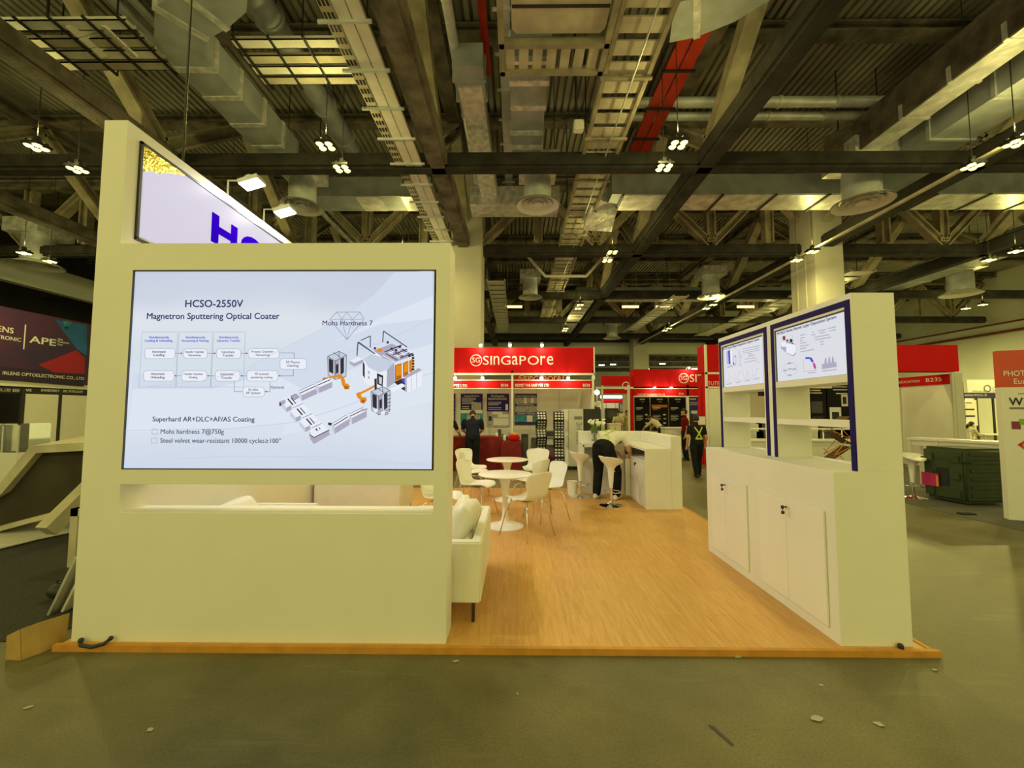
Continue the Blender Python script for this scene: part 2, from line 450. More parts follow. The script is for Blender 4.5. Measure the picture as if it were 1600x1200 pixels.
b = MB(); b.box(-22.2, -21.8, 7, 39.9, 7.2, 8.3); structure('trim_1', b, 'wall_pale')

for x0, y0, w, d, h, lab in ((-2.4, 15.2, 1.13, 1.4, 11.2, 'thick pale concrete column rising behind the white screen wall'),
                             (10.97, 15.2, 1.04, 1.4, 11.2, 'thick concrete column lit yellow behind the right-hand display cabinet'),
                             (10.75, 38.3, 1.4, 1.4, 11.2, 'distant pale column in front of the far wall opening')):
    b = MB(); b.box(x0, x0+w, y0, y0+d, 0, h)
    t = thing('concrete_column', lab, 'column', (x0+w/2, y0+d/2, 0))
    part(t, 'shaft', b, 'column_paint', bevel=.02)
    g = MB()
    for zz in (3.2, 6.4): g.box(x0-.004, x0+w+.004, y0-.004, y0+d+.004, zz, zz+.012)
    for xx_ in (.38, .72): g.box(x0-.03, x0, y0+d*xx_-.03, y0+d*xx_+.03, .0, 7.4)
    part(t, 'conduit', g, 'column_paint')

# roof trusses
def truss_x(y, x0, x1, web, lab, black=True):
    t = thing('roof_truss', lab, 'truss', ((x0+x1)/2, y, 7.7))
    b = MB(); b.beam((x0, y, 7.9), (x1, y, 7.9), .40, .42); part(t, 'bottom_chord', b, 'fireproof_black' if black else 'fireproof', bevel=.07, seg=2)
    if web:
        b = MB(); b.ibeam((x0, y, 10.55), (x1, y, 10.55), .4, .36, .1, up=(0,1,0)); part(t, 'top_chord', b, 'fireproof')
        n = max(1, round((x1-x0)/2.23)); dx = (x1-x0)/n
        for i in range(n):
            xa = x0+i*dx; xb = xa+dx
            b = MB(); b.ibeam((xa, y, 8.2), (xa, y, 10.4), .34, .3, .06, up=(0,1,0)); part(t, 'post', b, 'fireproof_pale')
            b = MB()
            if i % 2: b.ibeam((xa, y, 8.1), (xb, y, 10.4), .3, .3, .06, up=(0,1,0))
            else: b.ibeam((xa, y, 10.4), (xb, y, 8.1), .3, .3, .06, up=(0,1,0))
            part(t, 'diagonal', b, 'fireproof_pale')
    return t
truss_x(10.25, -26, 32, False, 'black fireproofed tie beam crossing the whole picture, nearest of the cross beams')
truss_x(16.1, -26, 32.2, True, 'cross truss with pale diagonals, on the line of the two near columns')
truss_x(22.4, -26, 32, False, 'dark cross beam just behind the truss of the two near columns')
truss_x(28.7, -26, 32, True, 'far cross truss beside the orange strip lamps')
truss_x(35.0, -26, 32, False, 'farthest dark cross beam in front of the pale end wall')
def truss_y(x, lab, mat):
    t = thing('longitudinal_truss', lab, 'truss', (x, 18, 7.7))
    b = MB(); b.beam((x, -2, 7.92), (x, 39.5, 7.92), .48, .46); part(t, 'bottom_chord', b, mat, bevel=.07, seg=2)
    b = MB(); b.ibeam((x, -2, 10.75), (x, 39.5, 10.75), .36, .4, .1, up=(1,0,0)); part(t, 'top_chord', b, 'fireproof')
    for k in range(-1, 5):
        yb = 9.8+6.3*k
        b = MB(); b.ibeam((x, yb, 8.1), (x, yb-3.15 if yb > 4 else yb-2, 10.7), .34, .34, .07, up=(1,0,0)); part(t, 'brace', b, 'fireproof_pale')
        b = MB(); b.ibeam((x, yb, 8.1), (x, yb+3.15, 10.7), .34, .34, .07, up=(1,0,0)); part(t, 'brace', b, 'fireproof_pale')
for x, lab, mm in ((-15.4, 'fireproofed roof beam running away far left above the dark sign', 'fireproof'),
                   (-8.7, 'brown fireproofed roof beam running away left of the white tower', 'fireproof'),
                   (-1.95, 'brown fireproofed roof beam running straight to the column behind the screen wall', 'fireproof'),
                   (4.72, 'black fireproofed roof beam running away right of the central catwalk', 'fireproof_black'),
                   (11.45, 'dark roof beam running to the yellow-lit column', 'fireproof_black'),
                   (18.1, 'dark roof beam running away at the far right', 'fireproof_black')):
    truss_y(x, lab, mm)
# purlins under the deck
for k in range(13):
    b = MB(); b.ibeam((-26.9, .4+3.15*k, 10.98), (32.9, .4+3.15*k, 10.98), .28, .38, .05, up=(0,1,0))
    solo('purlin', b, 'fireproof', 'brown roof beam crossing under the ribbed deck', 'roof beam', 'purlins')

# ---- ducts
def rect_path(b, pts, w, h, m=0):
    pts = [Vector(p) for p in pts]; rings = []
    for i, p in enumerate(pts):
        d = pts[min(i+1, len(pts)-1)]-pts[max(i-1, 0)]; d.z = 0; d.normalize()
        s = Vector((d.y, -d.x, 0))
        k = 1.0
        rings.append([p+s*w/2*k, p-s*w/2*k, p-s*w/2*k+ZA*h, p+s*w/2*k+ZA*h])
    b.loft(rings, m)
def ring_band(b, p, d, w, h, l=.12, e=.02):
    d = Vector(d).normalized(); p = Vector(p)
    rect_path(b, [p-d*l/2-ZA*e, p+d*l/2-ZA*e], w+2*e, h+2*e)
t = thing('air_duct', 'grey metal duct with elbow, upper left above the white tower', 'duct', (-6.25, 9, 8.3))
pts = [(-6.25,10.9,8.3),(-6.25,7.75,8.3),(-6.12,7.2,8.3),(-5.75,6.78,8.3),(-5.2,6.55,8.3),(-4.75,6.3,8.3),(-4.42,5.85,8.3),(-4.3,5.2,8.3),(-4.3,3.2,8.3)]
b = MB(); rect_path(b, pts, .74, .62); part(t, 'duct_body', b, 'duct_grey')
b = MB()
for i in (1, 3, 4, 6):
    p = Vector(pts[i]); d = Vector(pts[i+1])-Vector(pts[i-1]); ring_band(b, p, d, .74, .62, .13)
for y in (8.5, 9.35, 10.15): ring_band(b, (-6.25, y, 8.3), (0,1,0), .74, .62, .12)
parts(t, 'foil_tape', b, 'foil')
t = thing('air_duct', 'silver ceiling duct with bright foil bands, top centre of the picture', 'duct', (.27, 9.5, 8.5))
b = MB(); rect_path(b, [(.27,7.7,8.5),(.27,11.0,8.5)], .76, .55); part(t, 'duct_body', b, 'duct_grey')
b = MB()
for y, e in ((7.85,.05),(8.35,.04),(9.1,.02),(9.95,.03),(10.5,.05)): ring_band(b, (.27,y,8.5), (0,1,0), .76, .55, .14, e)
parts(t, 'foil_tape', b, 'foil')
t = thing('air_duct', 'slim foil-wrapped duct running beside the central duct on its left', 'duct', (-.85, 11, 8.5))
b = MB(); rect_path(b, [(-.98,8.5,8.5),(-.85,13.5,8.5)], .5, .5); part(t, 'duct_body', b, 'foil')
b = MB(); rect_path(b, [(-.98,8.0,8.55),(-.98,8.9,8.55)], .62, .5)
for y in (8.35, 8.9): ring_band(b, (-.98,y,8.55), (0,1,0), .62, .5, .07, .04)
parts(t, 'collar', b, 'duct_grey')
b = MB(); rect_path(b, [(-1.5,13.6,8.3),(1.4,13.6,8.3)], .9, .6); part(t, 'branch_box', b, 'foil')
t = thing('air_duct', 'wide cross duct with bright underside, centre right below the nearest tie beam', 'duct', (10, 12.9, 8.2))
b = MB(); rect_path(b, [(2.9,12.88,8.2),(16.8,12.88,8.2)], 1.05, .62); part(t, 'duct_body', b, 'duct_grey')
b = MB(); b.box(3.3, 16.6, 12.40, 13.36, 8.185, 8.2); parts(t, 'insulation', b, 'foil_smooth')
b = MB()
for x in (3.2, 4.6, 6.2, 7.8, 9.4, 11.0, 12.6, 14.2, 15.8): b.box(x, x+.07, 12.33, 13.43, 8.15, 8.19)
parts(t, 'hanger', b, 'black_metal')
b = MB(); rect_path(b, [(2.9,12.88,8.2),(2.75,13.1,7.95),(2.70,13.6,7.6)], .95, .5); part(t, 'flexible_end', b, 'foil')
t = thing('air_duct', 'grey cross duct behind the left ring diffuser', 'duct', (-4.1, 12.8, 8.15))
b = MB(); rect_path(b, [(-6.6,12.8,8.15),(-2.6,12.8,8.15)], .95, .6); part(t, 'duct_body', b, 'duct_grey')
b = MB()
for x in (-4.9, -3.5): b.box(x, x+.75, 12.34, 13.26, 8.13, 8.15)
parts(t, 'insulation', b, 'foil_smooth')
t = thing('air_duct', 'brown-sided duct with foil underside, upper right, nearer the centre', 'duct', (9.25, 8, 8.5))
b = MB(); rect_path(b, [(9.3,2.5,8.5),(9.3,10.9,8.5),(8.9,11.6,8.5)], .62, .85); part(t, 'duct_body', b, 'fireproof')
b = MB(); b.box(9.02, 9.58, 3, 10.8, 8.485, 8.5)
for y in (6.2, 7.4, 8.4, 9.5): ring_band(b, (9.3,y,8.5), (0,1,0), .62, .3, .08, .02)
parts(t, 'insulation', b, 'foil_smooth')
t = thing('air_duct', 'grey-green duct with lipped joints, upper right, nearer the corner', 'duct', (10.7, 8, 8.3))
b = MB(); rect_path(b, [(10.55,2.5,8.25),(10.55,10.6,8.25)], 1.05, .75); part(t, 'duct_body', b, 'duct_grey')
b = MB()
for y in (5.4, 7.0, 8.5, 9.9): ring_band(b, (10.55,y,8.25), (0,1,0), 1.05, .75, .08, .04)
parts(t, 'joint_lip', b, 'galv')
t = thing('air_duct', 'cross duct with copper-lit underside, far centre above the orange strip lamps', 'duct', (8, 24.5, 8.2))
b = MB(); rect_path(b, [(3.5,24.5,8.2),(16,24.5,8.2)], 1.0, .6); part(t, 'duct_body', b, 'duct_grey')
b = MB(); b.box(4, 15, 24.02, 24.98, 8.185, 8.2); parts(t, 'insulation', b, 'foil_smooth')
t = thing('air_duct', 'far duct running above the right side wall booths', 'duct', (20.5, 18, 8.2))
b = MB(); rect_path(b, [(20.3,10,8.2),(20.3,27,8.2)], 1.1, .7); part(t, 'duct_body', b, 'duct_grey')
b = MB()
for y in range(11, 27, 2): ring_band(b, (20.3,y,8.2), (0,1,0), 1.1, .7, .1, .03)
parts(t, 'joint_lip', b, 'galv')

# ---- round ceiling diffusers
def diffuser(x, y, r, lab, src=[None]):
    if src[0] is not None:
        o = dup(src[0], (x, y, 7.35), 0, lab); o.scale = (r/.58,)*3; return o
    t = thing('ring_diffuser', lab, 'air diffuser', (x, y, 7.35))
    b = MB(); b.lathe([(.36,.12),(.36,.62),(.33,.95)], n=28); part(t, 'neck', b, 'galv', world=False, smooth=40)
    b = MB(); b.box(-.5,.5,-.5,.5,.85,1.25); part(t, 'plenum_box', b, 'foil', world=False)
    b = MB()
    for sx in (-.45, .45): b.tube([(sx,0,1.25),(sx,0,3.95)], .012, 6)
    parts(t, 'hanger_rod', b, 'black_metal', world=False)
    for ro, ri, z in ((.58,.42,0),(.40,.29,.04),(.27,.17,.02),(.13,.02,.0)):
        b = MB(); b.lathe([(ro,z),(ro-.01,z+.015),(ri,z+.10),(ri-.008,z+.09),(ro-.02,z-.008)], n=36, cap=(ro < .2))
        part(t, 'ring', b, 'white_paint', world=False, smooth=40)
    src[0] = t
    return t
diffuser(-6.0, 11.4, .60, 'round white ring diffuser just right of the booth floodlights')
diffuser(.6, 11.35, .60, 'round white ring diffuser hanging under the central foil duct')
diffuser(9.5, 11.3, .72, 'large round ring diffuser on the right below the grey-green duct')
diffuser(.72, 20.9, .60, 'smaller-looking round diffuser further back, above the left red sign')
diffuser(9.75, 20.8, .66, 'far round diffuser above the gap between the two red signs, near the long pipe')
diffuser(21.7, 20.4, .80, 'far round diffuser above the right-hand red fascia')
diffuser(-19.0, 16.2, .8, 'round diffuser above the dark blue sign at the left edge')
diffuser(7.6, 33, .7, 'tiny round diffuser before the far pale wall, right of centre')

# ---- cable trays
t = thing('cable_tray', 'long cream cable tray of three channels running away from the top edge, left of centre', 'cable tray', (-2.68, 15, 7.75))
b = MB()
for x0, x1 in ((-2.76,-2.56),(-2.54,-2.34)): b.box(x0, x1, 1.0, 32, 7.75, 7.77); b.box(x0, x0+.012, 1, 32, 7.77, 7.83); b.box(x1-.012, x1, 1, 32, 7.77, 7.83)
parts(t, 'channel', b, 'tray_white')
b = MB(); b.box(-2.98, -2.79, 1, 32, 7.752, 7.77); part(t, 'perforated_channel', b, 'tray_bronze')
b = MB()
for k in range(64):
    for j in range(3): b.box(-2.96+j*.06, -2.925+j*.06, 1.2+k*.22, 1.32+k*.22, 7.748, 7.752)
props(part(t, 'slots', b, 'black_metal'), kind='stuff')
b = MB()
for k in range(32): b.box(-3.1, -2.25, 1.4+k*.95, 1.44+k*.95, 7.70, 7.75)
parts(t, 'rung', b, 'galv')
b = MB()
for k in range(11):
    for x in (-3.05, -2.28): b.box(x, x+.02, 2.35+k*2.85, 2.37+k*2.85, 7.72, 11.2)
parts(t, 'hanger_rod', b, 'black_metal')
def cross_tray(x0, x1, ys, lab, z=8.4):
    t = thing('cable_tray', lab, 'cable tray', ((x0+x1)/2, ys[0], z))
    for i, y in enumerate(ys):
        b = MB(); b.box(x0, x1, y, y+.2, z, z+.02); b.box(x0, x1, y, y+.015, z, z+.07); b.box(x0, x1, y+.185, y+.2, z, z+.07)
        parts(t, 'channel', b, 'tray_bronze' if i % 2 else 'tray_white')
    b = MB(); n = int((x1-x0)/.62)
    for k in range(n+1): x = x0+.08+k*(x1-x0-.16)/n; b.box(x, x+.035, ys[0]-.1, ys[-1]+.3, z-.04, z)
    parts(t, 'rung', b, 'black_metal')
    b = MB()
    for k in range(0, n+1, 2):
        x = x0+.08+k*(x1-x0-.16)/n
        for y in (ys[0]-.09, ys[-1]+.29): b.box(x, x+.02, y, y+.02, z-.03, 11.2)
    parts(t, 'hanger_rod', b, 'black_metal')
    return t
t = cross_tray(-9.3, -6.75, (6.8, 7.16, 7.42, 7.68), 'cross cable tray of four channels, top left corner of the picture')
b = MB()
for i, y in enumerate((6.9, 7.12, 7.34)): b.prism([(-7.9,y,8.4),(-7.55,y,8.52),(-7.2,y,8.4),(-7.2,y,8.36),(-7.55,y,8.47),(-7.9,y,8.36)], (0,.2,0))
part(t, 'step', b, 'tray_white')
cross_tray(-5.2, -3.15, (7.2, 7.55, 7.81, 8.07), 'cross cable tray of four channels between the elbow duct and the long tray')
t = thing('cable_tray', 'slim galvanised tray running away beside the red pipe at top centre', 'cable tray', (-.3, 10, 8.6))
b = MB(); b.box(-.36, -.12, 3, 16, 9.2, 9.22); b.box(-.36,-.34,3,16,9.22,9.28); b.box(-.14,-.12,3,16,9.22,9.28); parts(t, 'channel', b, 'galv')
b = MB()
for k in range(13): b.box(-.45, -.03, 3.4+k, 3.44+k, 9.15, 9.2)
parts(t, 'rung', b, 'galv')
def far_tray(x0, x1, y0, y1, z, lab):
    t = thing('cable_tray', lab, 'cable tray', ((x0+x1)/2, y0, z)); n = int((y1-y0)/.8)
    b = MB()
    for x in (x0, x1-.05): b.box(x, x+.05, y0, y1, z, z+.1)
    parts(t, 'rail', b, 'galv')
    b = MB()
    for k in range(n): y = y0+.1+k*.8; b.box(x0+.05, x1-.05, y, y+.55, z+.02, z+.05)
    parts(t, 'louvre', b, 'tray_white')
    b = MB()
    for y in (y0+1, y1-1): b.tube([(x0+.02,y,z+.1),(x0+.02,y,11.25)], .015, 6); b.tube([(x1-.02,y,z+.1),(x1-.02,y,11.25)], .015, 6)
    parts(t, 'hanger_rod', b, 'black_metal')
far_tray(-1.35, -.5, 19, 32, 7.6, 'pale slatted tray far back, just right of the left column')
far_tray(3.4, 4.3, 23, 33, 7.7, 'pale slatted tray far back beside the black roof beam')
far_tray(8.2, 9.0, 21.6, 32, 7.6, 'pale slatted tray far back left of the long thin pipe')
far_tray(14.5, 15.6, 18, 34, 7.7, 'pale slatted tray far back right of the yellow-lit column')
t = thing('air_duct', 'grey elbow duct with foil strips at the top edge, right of the catwalk', 'duct', (3.6, 6.6, 8.5))
pts = [(x*1.088, y*1.088, 9.1) for x, y in ((2.75,7.05),(3.15,6.95),(3.6,6.7),(4.0,6.3),(4.3,5.7),(4.45,5.0),(4.5,3.0))]
b = MB(); rect_path(b, pts, .86, .6); part(t, 'duct_body', b, 'duct_grey')
b = MB()
for i in (1, 3, 5): ring_band(b, pts[i], Vector(pts[i+1])-Vector(pts[i-1]), .86, .6, .13)
parts(t, 'foil_tape', b, 'foil')
# ---- catwalk with platform
t = thing('catwalk', 'long ladder-like ceiling catwalk running away above the middle of the booth', 'catwalk', (2.05, 16, 8.0))
b = MB()
for x in (1.68, 2.5): b.box(x-.04, x+.04, 3, 31, 8.0, 8.16)
parts(t, 'rail', b, 'fireproof_pale')
b = MB()
for k in range(62): y = 3.3+k*.45; b.box(1.72, 2.46, y, y+.30, 8.05, 8.08)
parts(t, 'deck_plates', b, 'tray_bronze')
b = MB()
for k in range(15): b.box(1.6, 2.58, 4+k*1.8, 4.07+k*1.8, 7.96, 8.0)
parts(t, 'cross_bar', b, 'fireproof_pale')
b = MB(); b.tube([(2.2,3,7.94),(2.2,31,7.94)], .018, 6); parts(t, 'conduit', b, 'galv')
b = MB()
for k in range(8):
    for x in (1.62, 2.56): b.tube([(x,5.8+k*3.6,8.1),(x,5.8+k*3.6,11.2)], .015, 6)
parts(t, 'hanger_rod', b, 'black_metal')
t = thing('equipment_platform', 'suspended platform with a ribbed floor and pale boxed unit, top centre edge', 'platform', (.7, 6, 8.0))
b = MB()
for y in (6.95, 7.55): b.box(-.3, 1.62, y-.05, y+.05, 8.0, 8.14)
for x in (-.26, 1.58): b.box(x-.05, x+.05, 3.4, 7.6, 8.0, 8.14)
part(t, 'frame', b, 'fireproof_pale')
b = MB()
for k in range(7): b.box(-.2+k*.25, -.03+k*.25, 7.0, 7.5, 8.06, 8.1)
parts(t, 'ribbed_floor', b, 'tray_bronze')
b = MB(); b.prism([(-.08,3.6,8.1),(1.45,3.6,8.1),(1.5,6.7,8.1),(1.42,6.8,8.1),(.0,6.8,8.1),(-.08,6.7,8.1)], (0,0,.8)); part(t, 'unit_box', b, 'tray_bronze')
b = MB(); b.box(-.07, 1.49, 6.28, 6.33, 8.085, 8.1); part(t, 'seam', b, 'black_metal')
# ---- red trays, red pipe, silver pipes, conduits
t = thing('red_tray', 'bright red double tray running away right of the central catwalk', 'tray', (3.7, 11, 9.4))
b = MB(); b.box(3.38, 3.66, 5, 20, 9.4, 9.44); b.box(3.70, 3.98, 5, 20, 9.4, 9.44); parts(t, 'channel', b, 'red_pipe')
b = MB()
for k in range(12): b.box(3.3, 4.06, 5.5+k*1.2, 5.54+k*1.2, 9.34, 9.4)
parts(t, 'rung', b, 'black_metal')
b = MB(); b.tube([(-.68,2,9.5),(-.66,9.3,9.5)], .085, 12); solo('sprinkler_pipe', b, 'red_pipe', 'red sprinkler pipe at the top edge beside the pale boxed unit', 'pipe', smooth=40)
def pipe(p, q, r, m, lab, name='pipe', cat='pipe', lip=None):
    b = MB(); b.tube([p, q], r, 12)
    if lip:
        d = Vector(q)-Vector(p); n = int(d.length/lip)
        for i in range(1, n): c = Vector(p)+d*(i/n); b.tube([c-d.normalized()*.03, c+d.normalized()*.03], r*1.18, 12)
    return solo(name, b, m, lab, cat, smooth=40)
pipe((2.4,10.4,9.6), (14,10.4,9.6), .13, 'galv', 'silver cross pipe above the tie beam on the right, upper of the two', lip=1.4)
pipe((2.4,10.85,9.55), (14,10.85,9.55), .11, 'galv', 'silver cross pipe above the tie beam on the right, lower of the two', lip=1.4)
pipe((10.2,3,7.2), (10.2,36,7.2), .05, 'tray_bronze', 'long thin pipe running from the right edge down past the yellow-lit column')
pipe((-7.6,4,9.4), (-7.6,26,9.4), .10, 'galv', 'grey pipe running away right of the brown beam on the left, outer of two')
pipe((-7.25,4,9.4), (-7.25,26,9.4), .08, 'galv', 'grey pipe running away right of the brown beam on the left, inner of two')
pipe((-5.0,3,9.6), (-5.0,13,9.6), .26, 'duct_grey', 'fat grey round duct left of the cream cable tray, outer of two', 'round_duct', 'duct', 1.2)
pipe((-3.75,3,9.9), (-3.75,13,9.9), .22, 'duct_grey', 'fat grey round duct left of the cream cable tray, inner of two', 'round_duct', 'duct', 1.2)
pipe((-9.6,3,8.9), (-9.6,30,8.9), .07, 'galv', 'thin grey pipe left of the brown beam above the tower')
pipe((6.2,3,9.8), (6.2,24,9.8), .06, 'galv', 'thin silver conduit right of the black beam, left of two')
pipe((6.55,3,9.8), (6.55,24,9.8), .06, 'galv', 'thin silver conduit right of the black beam, right of two')
pipe((-26,39.7,8.25), (32,39.7,8.25), .16, 'black_metal', 'dark pipe across the far pale wall')
pipe((32.8,10,7.0), (32.8,39,7.0), .09, 'brown_pipe', 'red-brown pipe along the right side wall, lower of two')
pipe((32.75,10,7.6), (32.75,39,7.6), .06, 'brown_pipe', 'red-brown pipe along the right side wall, upper of two')
pipe((-1.25,4,9.0), (-1.25,14.5,9.0), .1, 'galv', 'grey bent pipe right of the brown beam leading to the left column', lip=1.5)
# small ceiling things
t = thing('ceiling_camera', 'small white box with looped black cable beside the catwalk', 'camera', (1.35, 9.0, 8.0))
b = MB(); b.box(1.28, 1.50, 8.9, 9.1, 7.88, 8.1); part(t, 'box', b, 'white_paint', bevel=.02)
b = MB(); b.tube([(1.4,9,8.1),(1.35,9,8.22),(1.15,9,8.25),(1.05,9,8.16),(1.2,9,8.2),(1.6,9,8.26),(1.7,9,8.15),(1.62,9,8.08),(1.5,9,8.12)], .025, 8)
b.tube([(1.35,9,8.2),(1.3,9,11.2)], .03, 8); part(t, 'cable', b, 'black_plastic', smooth=True)
t = thing('hanging_bracket', 'pale V-shaped bracket hung under the catwalk, above the left red sign', 'bracket', (1.6, 18.3, 7.5))
b = MB(); b.tube([(.45,18.3,8.6),(1.3,18.3,7.6),(3.1,18.3,7.6),(3.9,18.3,8.5)], .07, 8); part(t, 'arm', b, 'tray_white')
b = MB(); b.tube([(.45,18.3,8.6),(.45,18.3,11.25)], .02, 6); b.tube([(3.9,18.3,8.5),(3.9,18.3,11.25)], .02, 6); parts(t, 'hanger_rod', b, 'black_metal')
b = MB()
b.tube([(-3.06,3.70,3.89),(-3.06,3.70,11.25)], .011, 6)
solo('suspension_cable', b, 'black_plastic', 'thin black cable hanging from the roof to the top of the white tower', 'cable')

# ---- high-bay lamps
def hb_lamp():
    t = thing('high_bay_lamp', '', 'ceiling lamp', (0,0,0)); t.scale = (.72, .72, 1)
    b = MB(); b.box(-.24,.24,-.2,.2,.0,.05); b.box(-.06,.06,-.06,.06,.05,.2)
    for sx in (-1,1):
        for sy in (-1,1): b.lathe([(.105,-.02),(.105,.0),(.07,.10)], (sx*.125, sy*.10, 0), 12)
    part(t, 'housing', b, 'black_metal', world=False)
    for sx in (-1,1):
        for sy in (-1,1):
            b = MB(); b.lathe([(.002,-.05),(.07,-.045),(.1,-.02),(.002,-.019)], (sx*.125, sy*.10, 0), 14); part(t, 'lens', b, 'lamp_glass', world=False)
    b = MB(); b.tube([(0,0,.2),(0,0,4.2)], .012, 6); part(t, 'cable', b, 'black_plastic', world=False)
    return t
LB = hb_lamp(); first = True
ROWX = {-16.8: 'far left by the dark header', -9.75: 'row left of the white tower', -3.85: 'row left of the long cream tray',
        3.25: 'row right of the catwalk', 9.95: 'row along the long thin pipe', 16.7: 'row above the right-hand red fascia', 23.4: 'outermost right row'}
ROWY = {8.55: 'nearest', 14.3: 'second', 21.4: 'third', 27.5: 'farthest'}
for lx in LAMP_X:
    for ly in LAMP_Y:
        if ly < 4 or (lx < -16 and ly > 15) or (lx > 20 and ly < 14): continue
        for k, dy in ((0, -.4), (1, .4)):
            lab = 'high-bay lamp, %s of the %s pair, %s' % ('front' if k == 0 else 'rear', ROWY[ly], ROWX[lx])
            if first: LB.location = (lx, ly+dy, 7.02); LB['label'] = lab; LB['group'] = 'high-bay lamps'; first = False
            else: dup(LB, (lx, ly+dy, 7.02), 0, lab, 'high-bay lamps')
# small far lamps in the next hall
for i, (px, py) in enumerate(((940,571),(958,570),(1010,577),(1035,569),(1085,577),(880,560),(1160,560))):
    p = at_y(px, py, 54.5+(i % 3)*.9)
    t = thing('far_hall_lamp', 'tiny white lamp in the next hall beyond the far wall opening', 'ceiling lamp', p, 0, 'lamps in the next hall')
    b = MB(); b.box(p.x-.35, p.x+.35, p.y-.12, p.y+.12, p.z, p.z+.08); part(t, 'tube', b, 'lamp_white')
    b = MB(); b.tube([(p.x,p.y,p.z+.08),(p.x,p.y,11.25)], .015, 6); part(t, 'cable', b, 'black_plastic')
for i, (px, lab) in enumerate(((803, 'orange strip lamp above the left red sign'), (985, 'orange strip lamp in the middle, left of a pair'), (1038, 'orange strip lamp in the middle, right of a pair'), (1165, 'orange strip lamp above the left screen of the cabinet'))):
    p = at_y(px, 479.5, 26.5)
    t = thing('strip_lamp', lab, 'ceiling lamp', p)
    b = MB(); b.box(p.x-.55, p.x+.55, p.y-.08, p.y+.08, p.z+.07, p.z+.14)
    for s in (-.4, .4): b.tube([(p.x+s,p.y,p.z+.14),(p.x+s,p.y,11.2)], .012, 6)
    part(t, 'housing', b, 'tray_bronze')
    b = MB(); b.tube([(p.x-.52,p.y,p.z),(p.x+.52,p.y,p.z)], .07, 10); part(t, 'tube', b, 'orange_tube')
# next hall: beams
for y in (46, 52, 58, 66):
    b = MB(); b.box(-26.9, 32.9, y, y+.5, 7.8, 8.4)
    solo('far_beam', b, 'fireproof', 'dark beam under the roof of the next hall', 'roof beam', 'beams of the next hall')
# ================================================================ the booth
FL = .04                                     # booth floor level
t = thing('booth_floor', 'raised light oak laminate floor of the white booth with an orange edge strip', 'floor platform', (-.18, 6, 0))
b = MB(); b.box(-3.19, 2.84, 3.035, 9.0, .0, FL); part(t, 'planks', b, 'laminate')
b = MB(); b.box(-3.22, 2.9, 3.0, 3.033, 0, FL+.004); b.box(2.842, 2.875, 3.034, 9.0, 0, FL+.004); part(t, 'edge_strip', b, 'orange_trim')

# ---- white screen wall with the tall sign wall
WY0, WY1, WX0, WX1, WT = 3.06, 3.31, -3.15, -.49, 2.925
t = thing('screen_wall', 'white booth wall with a big screen, a slot and a taller tower edge on the left', 'booth wall', (-1.8, 3.2, FL))
b = MB()
SLX0, SLX1, SLZ0, SLZ1 = -2.865, -.592, .935, 1.14
DX0, DX1, DZ0, DZ1 = -2.868, -.600, 1.245, 2.722
b.box(WX0, SLX0, WY0, WY1, FL, WT)
b.box(SLX1, WX1, WY0, WY1, FL, WT)
b.box(SLX0, SLX1, WY0, WY1, FL, SLZ0)
b.box(SLX0, SLX1, WY0, WY1, SLZ1, DZ0)
b.box(SLX0, SLX1, WY0+.06, WY1, DZ0, DZ1)
b.box(SLX0, SLX1, WY0, WY1, DZ1, WT)
part(t, 'front_panel', b, 'white_paint')
b = MB(); b.box(WX0, -2.97, WY0, WY1, WT, 3.89); b.box(WX0, -2.97, WY1, 8.95, FL, 3.89)
part(t, 'side_wall', b, 'white_paint')
# illuminated sign on the inner face of the tower
t = thing('lightbox_sign', 'backlit lavender-white sign panel with blue letters on the inner tower wall', 'lit sign', (-2.96, 5.6, 3.4))
LX = -2.968
b = MB(); b.box(-2.97, -2.955, 3.21, 8.5, 3.045, 3.77); part(t, 'lit_panel', b, 'lightbox_face')
b = MB()
b.box(-2.97, -2.950, 3.165, 3.185, 3.01, 3.795); b.box(-2.97, -2.950, 3.165, 8.55, 3.775, 3.795); b.box(-2.97, -2.950, 3.165, 8.55, 3.0, 3.02); b.box(-2.97, -2.950, 8.53, 8.55, 3.0, 3.795)
parts(t, 'black_frame', b, 'black_metal')
b = MB()
b.flat = True
# letters H C V in a squarish logo face (the sign shows only their tops over the screen wall)
def bar(y0, y1, z0, z1): b.box(-2.955, -2.949, y0, y1, z0, z1)
z0, z1 = 3.31, 3.60
bar(3.95, 4.045, z0, z1); bar(4.225, 4.32, z0, z1); bar(4.045, 4.225, 3.42, 3.495)
cpts = []
for k in range(15):
    a = radians(45+k*(270/14)); cpts.append((4.60+.215*cos(a), 3.455+.15*sin(a)))
cin = [(4.60+.115*cos(radians(45+k*(270/14))), 3.455+.075*sin(radians(45+k*(270/14)))) for k in range(15)]
for k in range(14):
    q = [cpts[k], cpts[k+1], cin[k+1], cin[k]]
    b.prism([(-2.955, y, z) for y, z in q], (.006, 0, 0))
b.prism([(-2.955,5.0,z1),(-2.955,5.12,z1),(-2.955,5.28,z0),(-2.955,5.20,z0)], (.006,0,0)); b.prism([(-2.955,5.34,z1),(-2.955,5.46,z1),(-2.955,5.28,z0),(-2.955,5.20,z0)], (.006,0,0))
part(t, 'letters', b, 'logo_blue')
b = MB()
random.seed(3)
poly = []
for k in range(10):
    y = 3.19+k*.045; poly.append((-2.953, y, 3.772))
for k in range(10):
    y = 3.595-k*.045; poly.append((-2.953, y, 3.765-.022*k+random.uniform(-.012,.012)))
b.poly(poly); b.flat = True  # reflection on the glossy sign corner, painted as a yellow metallic shape
part(t, 'painted_reflection', b, 'gold_reflection', label='yellow reflection painted onto the sign corner')
